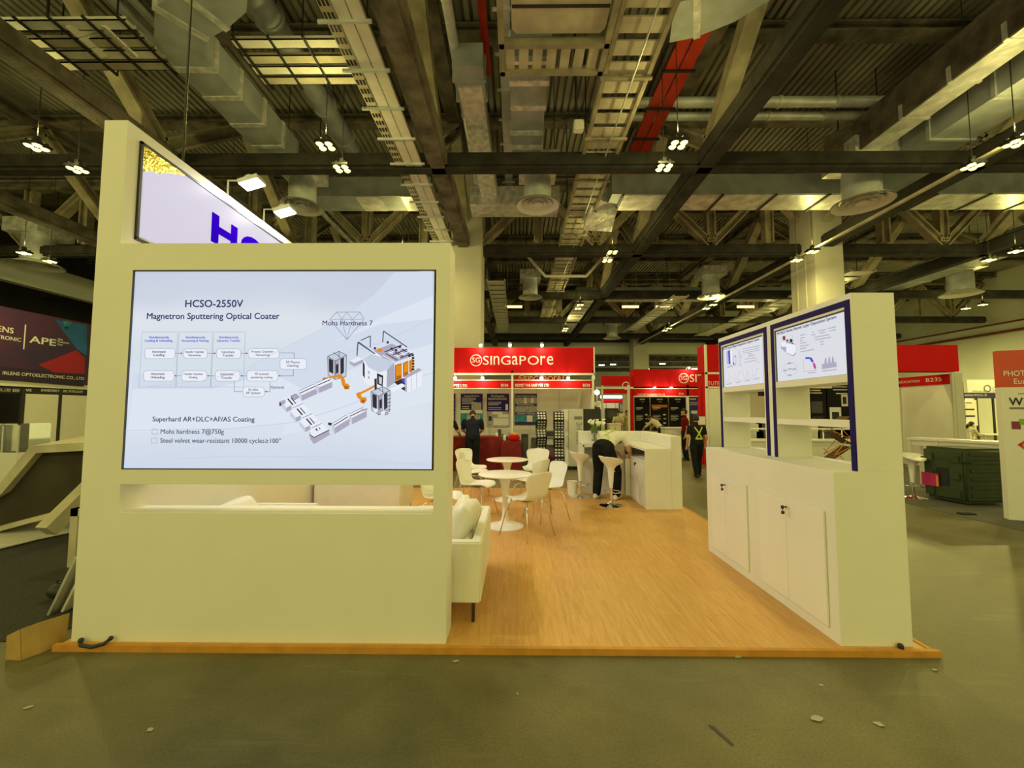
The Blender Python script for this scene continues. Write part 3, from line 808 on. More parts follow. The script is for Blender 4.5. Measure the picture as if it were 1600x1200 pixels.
for i, ((fx, fy, fz), lab) in enumerate(zip(FLOODS, ('white arm floodlight over the tower top, nearest of the row', 'white arm floodlight over the tower top, second of the row', 'added arm floodlight, unseen behind the screen wall'))):
    if i == 2: lab = 'white arm floodlight over the tower top, farthest of the row'
    t = thing('arm_floodlight', lab, 'floodlight', (-3.0, fy, 3.89))
    b = MB(); b.tube([(-3.06,fy,3.905),(-3.06,fy,4.11),(fx-.06,fy,4.11)], .011, 8); part(t, 'arm', b, 'alu', smooth=40)
    b = MB(); b.box(-3.12,-3.0,fy-.06,fy+.06,3.89,3.905); part(t, 'clamp', b, 'alu')
    b = MB(); d = Vector((.30,-.12,-1)).normalized(); c = Vector((fx, fy, fz)); s = Vector((1,0,.30)).normalized()
    for w, hgt in ((.24,.06),):
        b.prism([c-d*.012+s*a*.105+YA*e*.08 for a, e in ((-1,-1),(1,-1),(1,1),(-1,1))], -d*.05)
    b.ell((fx-.03,fy,fz+.065), (.055,.05,.05), 12)
    part(t, 'head', b, 'galv')
    b = MB(); b.prism([c+s*a*.098+YA*e*.074 for a, e in ((-1,-1),(1,-1),(1,1),(-1,1))], -d*.011); part(t, 'lens', b, 'lamp_white')

# ---- big display
t = thing('display_screen', 'large lit wall display showing a pale blue slide about an optical coater', 'screen', ((DX0+DX1)/2, 3.09, DZ0))
b = MB(); b.box(DX0+.008, DX1-.008, 3.076, 3.118, DZ0+.008, DZ1-.008); part(t, 'panel', b, 'screen_face')
b = MB()
for x0, x1, z0, z1 in ((DX0, DX0+.007, DZ0, DZ1), (DX1-.007, DX1, DZ0, DZ1), (DX0+.007, DX1-.007, DZ0, DZ0+.007), (DX0+.007, DX1-.007, DZ1-.007, DZ1)): b.box(x0, x1, 3.062, 3.118, z0, z1)
part(t, 'bezel', b, 'dark_grey')
SY = 3.0752
def sp(cx, cy):          # slide measured in a 1600-wide view of it
    return at_y(180+cx/3.077, 400+cy/3.077, SY)
def spz(cx, cy):         # machine drawing measured in a closer view
    return at_y(420+cx/5, 470+cy/5, SY)
PXM = ['px_navy','px_dark','px_grey','px_pale','px_white','px_shade','px_black','px_orange','px_orange_dark','px_blue','px_wave','px_wave_pale']
def slide_text(b, st, x0, x1, y, m, bold=0.015):
    o = sp(x0, y)-YA*.0095; e = sp(x1, y); text(b, st, o, XA, ZA, w=(e.x-o.x), m=m, bold=bold)
b = MB(); b.flat = True
slide_text(b, 'HCSO-2550V', 342, 618, 247, 0, .03)
slide_text(b, 'Magnetron Sputtering Optical Coater', 158, 793, 304, 0, .03)
slide_text(b, 'Superhard AR+DLC+AF/AS Coating', 185, 674, 795, 1, .03)
slide_text(b, 'Mohs hardness 7@750g', 224, 527, 854, 1, .015)
slide_text(b, 'Steel velvet wear-resistant 10000 cycles\u2265100\u00b0', 222, 800, 897, 1, .015)
slide_text(b, 'Mohs Hardness 7', 1000, 1240, 335, 0, .012)
for st, x0, x1, y, mm in (('Simultaneously',168,264,397,9),('Loading & Unloading',149,280,413,9),('Simultaneously',343,437,397,9),('Vacuuming & Venting',323,454,413,9),('Simultaneously',503,597,397,9),('Substrate Transfer',493,606,413,9),
    ('Automatic',183,249,466,1),('Loading',190,243,482,1),('Transfer Chamber',338,434,466,1),('Vacuuming',356,416,482,1),('Substrate',516,578,468,1),('Transfer',520,575,484,1),('Process Chamber',659,765,465,1),('Vacuuming',679,746,481,1),('RF Plasma',826,890,516,1),('cleaning',831,885,533,1),
    ('Automatic',178,244,572,1),('Unloading',177,243,589,1),('Transfer Chamber',333,427,572,1),('Venting',359,400,588,1),('Substrate',510,573,574,1),('Transfer',514,567,591,1),('RF assisted',677,741,572,1),('sputtering coating',656,760,588,1),('In-situ',646,690,648,1),('AF System',632,702,664,1),('Optional',751,814,637,1)):
    slide_text(b, st, x0, x1, y, mm)
part(t, 'slide_lettering', b, PXM)
YB = [0.]
b = MB(); b.flat = True
def ln(p, q, w, m):
    YB[0] -= .000012
    p = Vector(p)+YA*YB[0]; q = Vector(q)+YA*YB[0]; d = (q-p).normalized(); n = Vector((-d.z, 0, d.x))*w/2; b.poly([p+n, p-n, q-n, q+n], m)
def path(pts, w, m, f=sp):
    P = [f(*p) for p in pts]
    for i in range(len(P)-1): ln(P[i], P[i+1], w, m)
def fill(pts, m, f=sp):
    YB[0] -= .000012
    b.poly([f(*p)+Vector((0, YB[0], 0)) for p in pts], m)
fill([(85,560),(420,600),(600,555),(760,470),(960,370),(1130,270),(1250,180),(1340,80),(1525,70),(1527,560),(1300,640),(1120,720),(860,800),(560,830),(60,850)], 10)
fill([(85,640),(460,640),(760,560),(1000,440),(1270,300),(1527,190),(1527,560),(1300,640),(1120,720),(860,800),(560,830),(60,850)], 11)
fill([(700,530),(960,450),(1270,330),(1527,300),(1527,420),(1200,520),(900,640)], 10)
fill([(900,640),(1200,540),(1527,440),(1527,700),(1200,780),(800,860)], 11)
for x0, y0, x1, y1 in ((130,365,300,630),(308,365,468,630),(475,365,626,630)):
    path([(x0,y0),(x1,y0),(x1-10,y1),(x0-15,y1),(x0,y0)], .0025, 2)
for x0, y0, x1, y1 in ((143,444,288,494),(328,446,443,492),(487,446,604,492),(640,444,788,492),(793,494,920,545),(137,551,283,601),(320,551,440,601),(482,551,600,601),(634,551,782,601),(615,630,718,677),(178,832,204,857),(175,875,201,899)):
    r = 9 if x1-x0 > 40 else 1
    q = [(x0+r,y0),(x1-r,y0),(x1,y0+r),(x1,y1-r),(x1-r,y1),(x0+r,y1),(x0,y1-r),(x0,y0+r)]
    if r > 1: fill(q, 4)
    path(q+[q[0]], .003, 2)
for pts in ([(290,468),(325,468)],[(445,468),(485,468)],[(606,468),(638,468)],[(790,466),(861,466),(861,494)],[(857,546),(857,576),(785,576)],[(632,576),(603,576)],[(480,576),(442,576)],[(318,576),(285,576)],[(573,604),(573,652),(612,652)],[(745,604),(745,652),(720,652)]):
    path(pts, .003, 1)
for x, y in ((485,468),(325,468),(638,468)): fill([(x,y),(x-9,y-5),(x-9,y+5)], 1)
for x, y in ((603,576),(442,576),(285,576),(785,576),(720,652)): fill([(x,y),(x+9,y-5),(x+9,y+5)], 1)
# diamond outline
path([(1066,270),(1178,270),(1196,305),(1114,402),(1032,305),(1066,270)], .005, 2)
path([(1040,305),(1190,305)], .004, 2); path([(1066,270),(1090,305),(1114,270),(1140,305),(1178,270)], .004, 2); path([(1090,305),(1114,402),(1140,305)], .004, 2)
# faint waves of the slide
path([(1340,80),(1250,180),(1130,270),(960,370),(760,470),(600,555),(420,600),(120,632)], .004, 3)
path([(1530,560),(1300,640),(1120,720),(860,800),(560,830),(30,840)], .005, 3)
path([(1525,1010),(1300,985),(1000,965),(560,962),(300,975)], .004, 3); path([(1525,990),(1350,1000),(1180,985),(900,975)], .003, 3)
path([(1530,300),(1400,360),(1270,420),(1100,470)], .004, 3)
# machine: process chamber (cylinder block)
f = spz
def F(pts, m): fill(pts, m, spz)
def Pth(pts, w, m): path(pts, w, m, spz)
F([(730,450),(780,420),(860,400),(980,470),(985,640),(900,690),(830,660),(770,655),(735,610)], 4)
F([(740,450),(800,415),(880,440),(980,475),(930,540),(860,560),(780,520)], 3)
F([(735,470),(750,500),(750,610),(735,580)], 6); F([(755,510),(800,545),(800,640),(770,640),(752,600)], 4)
F([(845,565),(895,585),(890,670),(848,650)], 6); F([(860,590),(885,600),(882,655),(862,645)], 3)
F([(925,540),(980,480),(985,640),(920,685)], 5)
for pts in ([(775,545),(790,555),(788,575),(776,565)],[(775,585),(790,595),(788,612),(776,605)]): F(pts, 5)
# rear frame with pipes
F([(820,390),(960,335),(1085,390),(1130,430),(985,480),(900,450)], 5)
for k in range(7): Pth([(890+k*26,425-k*13),(985+k*22,478-k*13)], .006, 6 if k % 2 else 4)
for k in range(5): Pth([(905+k*30,400+k*12),(1040+k*22,345+k*16)], .007, 4 if k % 2 else 6)
for x, y in ((930,325),(830,372),(995,385),(1025,360),(1100,430),(1125,425),(960,375)): F([(x-9,y-9),(x+9,y-9),(x+9,y+9),(x-9,y+9)], 6)
Pth([(890,325),(897,237),(1080,362)], .008, 1); Pth([(690,430),(697,325),(830,415)], .008, 1); Pth([(720,310),(795,275),(793,365)], .007, 1); Pth([(700,320),(810,400)], .006, 1)
F([(632,470),(700,440),(740,455),(740,480),(668,515),(632,490)], 5); F([(632,470),(700,440),(740,455),(668,488)], 4)
F([(845,375),(880,368),(892,385),(880,402),(850,402)], 7)
# orange targets
for k, (x0, x1) in enumerate(((992,1040),(1055,1092),(1105,1130))):
    F([(x0,500-k*18),(x1,485-k*18),(x1,612-k*35),(x0,632-k*35)], 7); F([(x0-5,505-k*18),(x0,500-k*18),(x0,632-k*35),(x0-5,625-k*35)], 6); Pth([(x0+8,505-k*18),(x1-6,495-k*18)], .006, 8)
    F([(x0+6,590-k*28),(x1-6,580-k*28),(x1-6,605-k*30),(x0+6,622-k*30)], 8)
for k in range(5): F([(1118+k%2*10,440+k*22),(1138,440+k*22),(1138,455+k*22),(1118,455+k*22)], 6)
F([(980,635),(1050,605),(1100,640),(1075,710),(1040,690)], 6); F([(1030,610),(1060,605),(1095,630),(1090,655),(1050,640)], 9)
F([(930,690),(1040,645),(1075,665),(960,715)], 4)
F([(1075,600),(1200,540),(1195,665),(1080,720)], 4); F([(1060,590),(1170,525),(1200,542),(1078,604)], 5); F([(1062,592),(1078,604),(1080,720),(1065,700)], 5)
for x in (1115,1155): Pth([(x,580-(x-1115)*.45),(x,700-(x-1115)*.45)], .003, 5)
# two open cabinets
for ox, oy, s in ((0,0,1.),(340,275,1.)):
    q = lambda pts: [(ox+x, oy+y) for x, y in pts]
    F(q([(460,435),(550,395),(608,425),(605,590),(520,615),(465,580)]), 3); F(q([(470,450),(505,465),(505,570),(472,555)]), 6); F(q([(560,455),(588,440),(588,560),(562,580)]), 6)
    F(q([(512,470),(550,455),(552,590),(515,600)]), 5); F(q([(525,500),(545,490),(545,560),(525,570)]), 6)
    for pts in ([(460,435),(550,395),(608,425),(520,470),(460,435)],[(520,470),(520,615)],[(608,425),(605,590)],[(460,435),(465,580),(520,615),(605,590)],[(505,405),(560,440)],[(550,395),(552,455)]): Pth(q(pts), .004, 1)
for k in range(4): F([(815+k*30,855+k*8),(845+k*30,842+k*8),(860+k*26,862+k*8),(830+k*26,875+k*8)], 5 if k % 2 else 4)
for k in range(5): Pth([(915,745+k*28),(955,735+k*28)], .005, 1)
# robots
Pth([(430,612),(480,598),(545,588)], .016, 7); Pth([(540,585),(575,600),(590,660)], .028, 7); F([(575,655),(615,645),(635,665),(630,690),(595,693)], 7); F([(585,665),(625,668),(620,690),(598,692)], 8); F([(422,605),(440,600),(440,625),(425,620)], 8)
Pth([(830,665),(765,700),(705,728)], .016, 7); F([(682,725),(715,710),(725,735),(715,755),(690,750)], 7); Pth([(700,745),(735,770)], .026, 7); F([(715,765),(755,750),(768,775),(745,805),(715,795)], 7); F([(725,775),(755,770),(750,798),(722,795)], 8)
F([(826,610),(845,605),(845,690),(828,695)], 6)
# conveyor benches
def bench(x0, y0, x1, y1, dx, dy, hgt):
    F([(x0,y0),(x1,y1),(x1+dx,y1+dy),(x0+dx,y0+dy)], 4)
    F([(x0+dx,y0+dy),(x1+dx,y1+dy),(x1+dx,y1+dy+hgt),(x0+dx,y0+dy+hgt)], 5)
    F([(x0,y0),(x0+dx,y0+dy),(x0+dx,y0+dy+hgt),(x0,y0+hgt)], 3)
    Pth([(x0+dx*.5,y0+dy*.5),(x1+dx*.5,y1+dy*.5)], .006, 6); Pth([(x0,y0),(x1,y1)], .003, 1)
bench(235,705,355,650,25,32,45); bench(365,645,470,600,28,32,45); bench(495,960,610,890,22,30,50); bench(630,885,745,828,22,30,50)
F([(465,950),(495,955),(490,975),(465,970)], 6); F([(720,845),(775,840),(770,855),(725,865)], 5)
for k in range(4):
    x = 80+k*73; y = 775+k*78
    F([(x+15,y+5),(x+120,y-45),(x+165,y),(x+60,y+60)], 4); F([(x+15,y+5),(x+60,y+60),(x+60,y+95),(x+15,y+45)], 3); F([(x+60,y+60),(x+100,y+40),(x+100,y+75),(x+60,y+95)], 5)
    Pth([(x+70,y-10),(x+125,y+55)], .010, 6); Pth([(x+95,y-18),(x+150,y+48)], .007, 1)
    F([(x+95,y+45),(x+175,y+10),(x+190,y+25),(x+110,y+62)], 4); Pth([(x+110,y+62),(x+190,y+25)], .003, 1)
F([(80,790),(130,770),(135,800),(85,825)], 5); F([(85,800),(98,795),(98,820),(88,825)], 6)
F([(175,745),(215,728),(235,755),(195,778)], 5); Pth([(175,745),(215,728),(235,755),(195,778),(175,745)], .004, 1)
F([(322,1045),(440,985),(475,1005),(475,1050),(355,1120),(325,1080)], 5); F([(322,1045),(440,985),(475,1005),(355,1065)], 4); Pth([(322,1045),(355,1068),(475,1008)], .006, 6)
part(t, 'slide_drawing', b, PXM)

# ================================================================ right-hand display cabinet
CX0, CXU, CX1, CY0, CY1 = 2.27, 2.455, 2.768, 3.06, 5.08
t = thing('display_cabinet', 'tall white display cabinet with two framed screens, open niches and cupboard doors', 'cabinet', (2.5, 4.07, FL))
b = MB(); b.box(CX0, CX1, CY0, CY1, FL, 1.245); part(t, 'base', b, 'white_paint', bevel=.002, seg=1)
b = MB()
TOP = 2.545
U = [(3.125, 3.985), (4.175, 5.005)]          # the two bays
b.box(CXU, CX1, CY0, U[0][0], 1.245, TOP); b.box(CXU, CX1, U[0][1], U[1][0], 1.245, TOP); b.box(CXU, CX1, U[1][1], CY1, 1.245, TOP)
for y0, y1 in U:
    b.box(CXU, CX1, y0, y1, 2.435, TOP); b.box(CXU, CX1, y0, y1, 1.895, 1.95); b.box(CXU, CX1, y0, y1, 1.555, 1.605)
    b.box(CXU+.05, CX1, y0, y1, 1.95, 2.435); b.box(CX1-.012, CX1, y0, y1, 1.245, 1.262)
part(t, 'upper_case', b, 'white_paint')
for y0, y1 in U:
    b = MB(); f0, f1 = (y0-.085+.03, y1+.045) if y0 < 4 else (y0-.075, y1+.055)
    f0 = max(f0, CY0+.012)
    X_ = CXU
    b.box(X_-.008, X_, f0, f0+.045, 1.247, 2.50); b.box(X_-.008, X_, f1-.04, f1, 1.247, 2.50); b.box(X_-.008, X_, f0+.045, f1-.04, 2.455, 2.50)
    part(t, 'blue_frame', b, 'blue_trim')
DO = [(3.155, 3.59), (3.59, 3.985), (4.195, 4.615), (4.615, 4.93)]
for i, (y0, y1) in enumerate(DO):
    b = MB(); b.box(CX0-.018, CX0-.001, y0+.002, y1-.002, .125, .945)
    d = part(t, 'cupboard_door', b, 'white_gloss', bevel=.003, seg=1)
    if i in (0, 2):
        b = MB(); yk = y1-.035
        b.tube([(CX0-.018, yk, .885), (CX0-.034, yk, .885)], .012, 12); sub(d, 'lock', b, 'chrome', t, smooth=40)
        b = MB(); b.box(CX0-.06, CX0-.034, yk-.003, yk+.003, .880, .890); b.box(CX0-.075, CX0-.055, yk-.004, yk+.004, .872, .898)
        b.tube([(CX0-.06,yk,.878),(CX0-.062,yk+.004,.862),(CX0-.06,yk,.848)], .004, 6); b.box(CX0-.07, CX0-.05, yk-.004, yk+.012, .828, .850)
        sub(d, 'key', b, 'black_metal', t)
def monitor(y0, y1, lab):
    X_ = CXU+.012
    t = thing('wall_monitor', lab, 'screen', (X_, (y0+y1)/2, 1.95))
    b = MB(); b.box(X_, X_+.037, y0+.012, y1-.012, 1.953, 2.423); part(t, 'panel', b, 'monitor_face')
    b = MB()
    for a, c, z0, z1 in ((y0+.002,y0+.011,1.952,2.433),(y1-.011,y1-.002,1.952,2.433),(y0+.011,y1-.011,1.951,1.9525),(y0+.011,y1-.011,2.424,2.433)): b.box(X_-.006, X_+.037, a, c, z0, z1)
    part(t, 'bezel', b, 'dark_grey')
    return t
PM2 = ['px_navy','px_dark','px_grey','px_shade','px_blue','px_magenta','px_red','px_black','px_white']
def mon_slide(t, px, st, ta, tb, draw):
    Xs = CXU+.0105
    g = lambda x, y: at_x(*px(x, y), Xs)
    b = MB(); b.flat = True
    P = lambda *a: [g(*p) for p in a]
    A = g(*ta); Bq = g(*tb)
    text(b, st, A-XA*.001-ZA*.018, (0,-1,0), ZA, w=abs(A.y-Bq.y), m=0, bold=.025)
    def seg(p, q, w, m):
        p = g(*p); q = g(*q); d = (q-p).normalized(); n = Vector((0, -d.z, d.y))*w/2; b.poly([p+n, p-n, q-n, q+n], m)
    draw(b, g, seg)
    part(t, 'slide', b, PM2)
m1 = monitor(3.125, 3.985, 'lit monitor with a slide about a deposition system, nearer of the two in the cabinet')
m2 = monitor(4.175, 5.005, 'lit monitor with a slide about an optical coater, farther of the two in the cabinet')
def dr1(b, g, seg):
    F = lambda pts, m: b.poly([g(*p)-XA*.0003*(1+m*.1) for p in pts], m)
    F([(170,640),(240,610),(370,670),(370,780),(340,830),(250,790),(175,720)], 3); F([(245,650),(370,675),(370,770),(340,815),(245,780)], 8); F([(172,640),(240,620),(245,700),(180,700)], 8)
    F([(195,560),(232,555),(235,610),(200,615)], 6); F([(205,570),(225,568),(225,595),(207,597)], 7); F([(290,600),(328,595),(330,640),(295,642)], 7); F([(300,608),(318,606),(320,630),(303,632)], 6); F([(248,605),(272,600),(272,625),(250,628)], 7); F([(315,650),(340,645),(340,680),(318,680)], 6)
    seg((175,722),(245,750),.006,7); seg((250,780),(340,825),.007,7); seg((340,825),(370,780),.007,7); seg((320,545),(345,590),.004,3)
    for i, (x0, x1, y, dy) in enumerate(((430,497,550,-15),(430,495,588,-12),(430,470,624,-8),(430,517,658,-16),(430,547,695,-20),(430,510,728,-14),(437,620,770,-36),(590,615,508,-3),(580,640,545,-9),(675,775,492,-25),(695,770,520,-17),(800,910,460,-28),(825,910,492,-21),(620,820,578,-40),(630,850,612,-40),(697,748,637,-12),(708,748,672,-9))):
        n = max(3, int((x1-x0)/13))
        for k in range(n):
            a = x0+(x1-x0)*k/n; c = x0+(x1-x0)*(k+.78)/n
            seg((a, y+dy*k/n), (c, y+dy*(k+.78)/n), .0075, 2)
    for k in range(10):
        a0 = 2*pi*k/10; a1 = a0+.4; seg((300+88*cos(a0),1000+88*sin(a0)),(300+88*cos(a1),1000+88*sin(a1)),.004,2)
    for x, y in ((285,925),(228,1018),(352,1000),(290,1082),(295,998)): seg((x-26,y+3),(x+26,y-3),.010,2)
    seg((470,870),(482,1035),.003,2); seg((482,1035),(655,1015),.003,2); seg((535,1055),(645,1043),.005,2)
    pts = [(500,855),(555,850),(590,880),(605,905)]
    for i in range(3): seg(pts[i], pts[i+1], .016, 4)
    F([(555,850),(585,845),(612,895),(600,915),(575,895)], 4); F([(600,915),(628,920),(648,985),(632,1005),(608,970)], 5); F([(612,935),(628,935),(638,980),(628,988)], 3); F([(578,868),(590,868),(600,892),(590,895)], 3)
    F([(722,935),(755,930),(765,850),(783,850),(790,925),(805,922),(812,840),(830,838),(838,918),(852,915),(858,835),(875,832),(888,910),(915,903),(922,970),(725,1003)], 3)
    seg((725,1028),(920,1005),.006,2)
mon_slide(m1, lambda x, y: (1200+x*140/1200, 460+y*140/1200), 'HCALD Series Atomic Layer Deposition System', (125,520), (915,300), dr1)
def dr2(b, g, seg):
    F = lambda pts, m: b.poly([g(*p)-XA*.0003*(1+m*.1) for p in pts], m)
    F([(275,430),(300,415),(300,640),(280,650)], 3); F([(300,415),(335,400),(345,640),(312,650)], 4); F([(335,400),(380,430),(375,640),(345,640)], 8); seg((380,430),(375,640),.004,2); F([(395,510),(440,490),(440,660),(400,670)], 3); F([(408,530),(430,520),(430,640),(410,650)], 8); F([(385,620),(405,615),(405,655),(388,640)], 7)
    F([(285,690),(380,660),(380,675),(290,705)], 2); seg((292,700),(290,725),.006,2); seg((375,680),(377,710),.006,2)
    for i, (x0, x1, y, dy) in enumerate(((480,495,410,-2),(485,508,440,-4),(485,520,475,-5),(480,535,515,-9),(485,535,550,-8),(488,515,588,-4),(490,520,632,-5),(490,540,670,-7),(545,840,390,-65),(545,840,430,-70),(555,840,460,-60),(645,720,475,-14),(640,755,510,-22),(590,775,560,-30),(580,800,615,-42),(800,830,612,-6))):
        n = max(2, int((x1-x0)/14))
        for k in range(n):
            a = x0+(x1-x0)*k/n; c = x0+(x1-x0)*(k+.8)/n
            seg((a, y+dy*k/n), (c, y+dy*(k+.8)/n), .007, 2)
    for k in range(4):
        x = 255+k*155; y = 800-k*28
        seg((x,y),(x,y+170),.003,3); seg((x,y+170),(x+125,y+145),.003,3)
        seg((x+15,y+130),(x+55,y+135-10),.003,2); seg((x+55,y+125),(x+65,y+10),.003,2); seg((x+65,y+10),(x+110,y+(5 if k%2 else 120)),.003,2)
        seg((x+20,y+190),(x+110,y+172),.006,2)
mon_slide(m2, lambda x, y: (1110+x/10.91, 510+y/10.91), 'HCTE Series E-Beam Evaporation Optical Coater', (218,385), (838,215), dr2)

# ================================================================ reception counter
t = thing('reception_counter', 'white L-shaped reception counter with a raised back and low cupboards', 'counter', (2.2, 8.0, FL))
b = MB()
b.box(2.59, 2.765, 7.1, 8.98, FL, 1.245); b.box(1.32, 2.59, 8.8, 8.98, FL, 1.245)
part(t, 'raised_back', b, 'white_paint', bevel=.003, seg=1)
b = MB(); b.box(2.16, 2.588, 7.1, 8.798, 1.0, 1.04); b.box(1.30, 2.16, 8.42, 8.798, 1.0, 1.04); part(t, 'worktop', b, 'white_gloss')
b = MB()
b.box(2.16, 2.588, 7.1, 7.13, FL, 1.0); b.box(2.18, 2.588, 7.13, 8.0, FL, .80); b.box(2.56, 2.588, 7.13, 8.798, .80, 1.0); b.box(2.20, 2.588, 8.0, 8.3, FL, .07); b.box(2.56, 2.588, 8.0, 8.3, .07, .80); b.box(2.18,2.588,8.28,8.42,FL,.80); b.box(2.17, 2.588, 8.0, 8.42, .78, .82)
b.box(2.165, 2.588, 7.13, 8.0, .80, .83)
b.box(1.30, 1.335, 8.42, 8.798, FL, 1.0); b.box(1.335, 2.16, 8.44, 8.798, FL, .72); b.box(1.335, 2.16, 8.76, 8.798, .72, 1.0); b.box(1.335, 1.36, 8.42, 8.5, .72, 1.0); b.box(1.62, 1.65, 8.42, 8.76, .72, 1.0); b.box(2.13, 2.16, 8.42, 8.76, .72, 1.0); b.box(1.65, 2.13, 8.42, 8.44, FL, 1.0); b.box(1.335, 1.62, 8.42, 8.44, .95, 1.0)
part(t, 'carcass', b, 'white_paint')
for y0, y1 in ((7.16, 7.56), (7.57, 7.98)):
    b = MB(); b.box(2.155, 2.178, y0, y1, .1, .79); d = part(t, 'cupboard_door', b, 'white_gloss', bevel=.002, seg=1)
    if y0 > 7.5:
        b = MB(); b.tube([(2.155,y0+.06,.74),(2.135,y0+.06,.74)], .014, 10); b.box(2.12,2.136,y0+.05,y0+.07,.70,.745); sub(d, 'lock', b, 'black_metal', t)
b = MB(); b.box(2.06, 2.155, 8.005, 8.02, .1, .77); part(t, 'open_door', b, 'white_gloss')
# calla lilies
t = thing('lily_vase', 'glass vase of white calla lilies on the back of the reception counter', 'vase of flowers', (1.60, 8.62, 1.04))
b = MB(); b.lathe([(.055,0),(.06,.02),(.05,.12),(.075,.24),(.07,.24),(.046,.12),(.05,.02)], t.location, 18); part(t, 'vase', b, 'glass', smooth=True)
random.seed(5)
b = MB(); fl = []; lf = MB()
for k in range(11):
    a = k*2.4; r = .03+.10*((k*.37) % 1); tip = Vector((1.60+r*cos(a)*1.3+.02, 8.62+r*sin(a), 1.36+.09*((k*.61) % 1)))
    b.tube([(1.60+.015*cos(a), 8.62+.015*sin(a), 1.06), (1.60+.3*r*cos(a), 8.62+.3*r*sin(a), 1.3), tip], .006, 6); fl.append((tip, a))
part(t, 'stems', b, 'leaf', smooth=True)
for tip, a in fl:
    b = MB(); o = Vector((cos(a)*.5, sin(a)*.5, 1)).normalized(); s = o.orthogonal().normalized(); q = o.cross(s)
    rings = []
    for r, h, lean in ((.005,-.01,0),(.014,.025,0),(.026,.052,.01),(.038,.068,.025)):
        rings.append([tip+o*(h+lean*cos(2*pi*j/10))+(s*cos(2*pi*j/10)+q*sin(2*pi*j/10))*r for j in range(10)])
    b.loft(rings, cap=False); part(t, 'flower', b, 'petal', smooth=True)
for k in range(7):
    a = k*.95; p = Vector((1.60, 8.62, 1.22)); d = Vector((cos(a)*.12, sin(a)*.10, .08+.03*(k % 3)))
    w = Vector((-sin(a), cos(a), 0))*.025
    lf.add([p-w*.3, p+w*.3, p+d*.6+w, p+d, p+d*.6-w], [(0,1,2,3,4)])
part(t, 'leaves', lf, 'leaf', solid=.002)
# ================================================================ furniture
def shell_chair():
    t = thing('shell_chair', '', 'chair', (0,0,0)); t.scale = (1.1, 1.1, 1.04)
    prof = [(.235,.435,.15),(.215,.452,.195),(.15,.462,.222),(.05,.455,.232),(-.06,.446,.225),(-.14,.452,.205),(-.195,.49,.188),(-.222,.555,.182),(-.238,.63,.200),(-.252,.70,.222),(-.266,.765,.226),(-.276,.80,.20),(-.281,.815,.14)]
    b = MB(); nu = 10; rows = []
    for i, (y, z, w) in enumerate(prof):
        row = []
        s = max(0, min(1, (i-4)/4))
        for j in range(nu+1):
            u = -1+2*j/nu
            lift = .035*u*u*(1-s) if i > 0 else 0
            fwd = .055*u*u*s
            row.append((w*u, y+fwd, z+lift))
        rows.append(row)
    n = nu+1; k = 0
    for r in rows: b.v += r
    for i in range(len(rows)-1):
        for j in range(nu): b.f.append([i*n+j, i*n+j+1, (i+1)*n+j+1, (i+1)*n+j]); b.m.append(0)
    o = part(t, 'seat_shell', b, 'white_plastic', world=False, smooth=True, solid=.012)
    md = o.modifiers.new('subdivision', 'SUBSURF'); md.levels = 1; md.render_levels = 1
    for sx, sy in ((-1,1),(1,1),(-1,-1),(1,-1)):
        b = MB(); b.tube([(sx*.07, .06*sy, .425), (sx*.13, .12*sy, .42), (sx*.165, .16*sy, .385), (sx*.235, .235*sy, .0)], [.011,.011,.0105,.008], 8)
        part(t, 'leg', b, 'chrome', world=False, smooth=True)
    b = MB(); b.box(-.11,.11,-.09,.09,.418,.435); part(t, 'seat_bracket', b, 'chrome', world=False)
    return t
ch = shell_chair()
CH = [(.15, 5.64, 44, 'white shell chair nearest the camera, its shaded back turned to us'),
      (.46, 6.48, 118, 'white shell chair with a bright back just right of the nearest chair'),
      (.24, 7.06, 52, 'beige-looking shell chair seen from its shaded back, behind the front round table'),
      (.40, 8.55, 165, 'white shell chair at the far right of the rear round table'),
      (-.62, 6.68, -112, 'large-looking white shell chair facing right at the left of the front round table'),
      (-.78, 7.9, -95, 'white shell chair at the left of the rear round table, front of two'),
      (-.90, 8.6, -130, 'white shell chair farthest back on the left of the rear round table'),
      (-1.0, 5.72, -100, 'white shell chair half hidden by the screen wall, behind the sofa')]
for i, (x, y, a, lab) in enumerate(CH):
    if i == 0: ch.location = (x, y, FL); ch.rotation_euler = (0,0,radians(a)); ch['label'] = lab; ch['group'] = 'white shell chairs'
    else: dup(ch, (x, y, FL), radians(a), lab, 'white shell chairs')
def tulip_table():
    t = thing('tulip_table', '', 'table', (0,0,0))
    b = MB(); b.lathe([(.30,.705),(.37,.715),(.385,.727),(.385,.733),(.375,.737),(.0,.737)], n=48); part(t, 'table_top', b, 'white_gloss', world=False, smooth=40)
    b = MB(); b.lathe([(.265,.0),(.265,.008),(.20,.022),(.10,.045),(.058,.085),(.042,.16),(.036,.30),(.042,.45),(.062,.58),(.10,.69),(.12,.712)], n=32); part(t, 'pedestal', b, 'white_gloss', world=False, smooth=40)
    return t
tt = tulip_table(); tt.location = (-.15, 6.07, FL); tt['label'] = 'white round pedestal table, nearer of the two'; tt['group'] = 'round pedestal tables'
dup(tt, (-.16, 7.85, FL), 0, 'white round pedestal table, farther of the two', 'round pedestal tables')
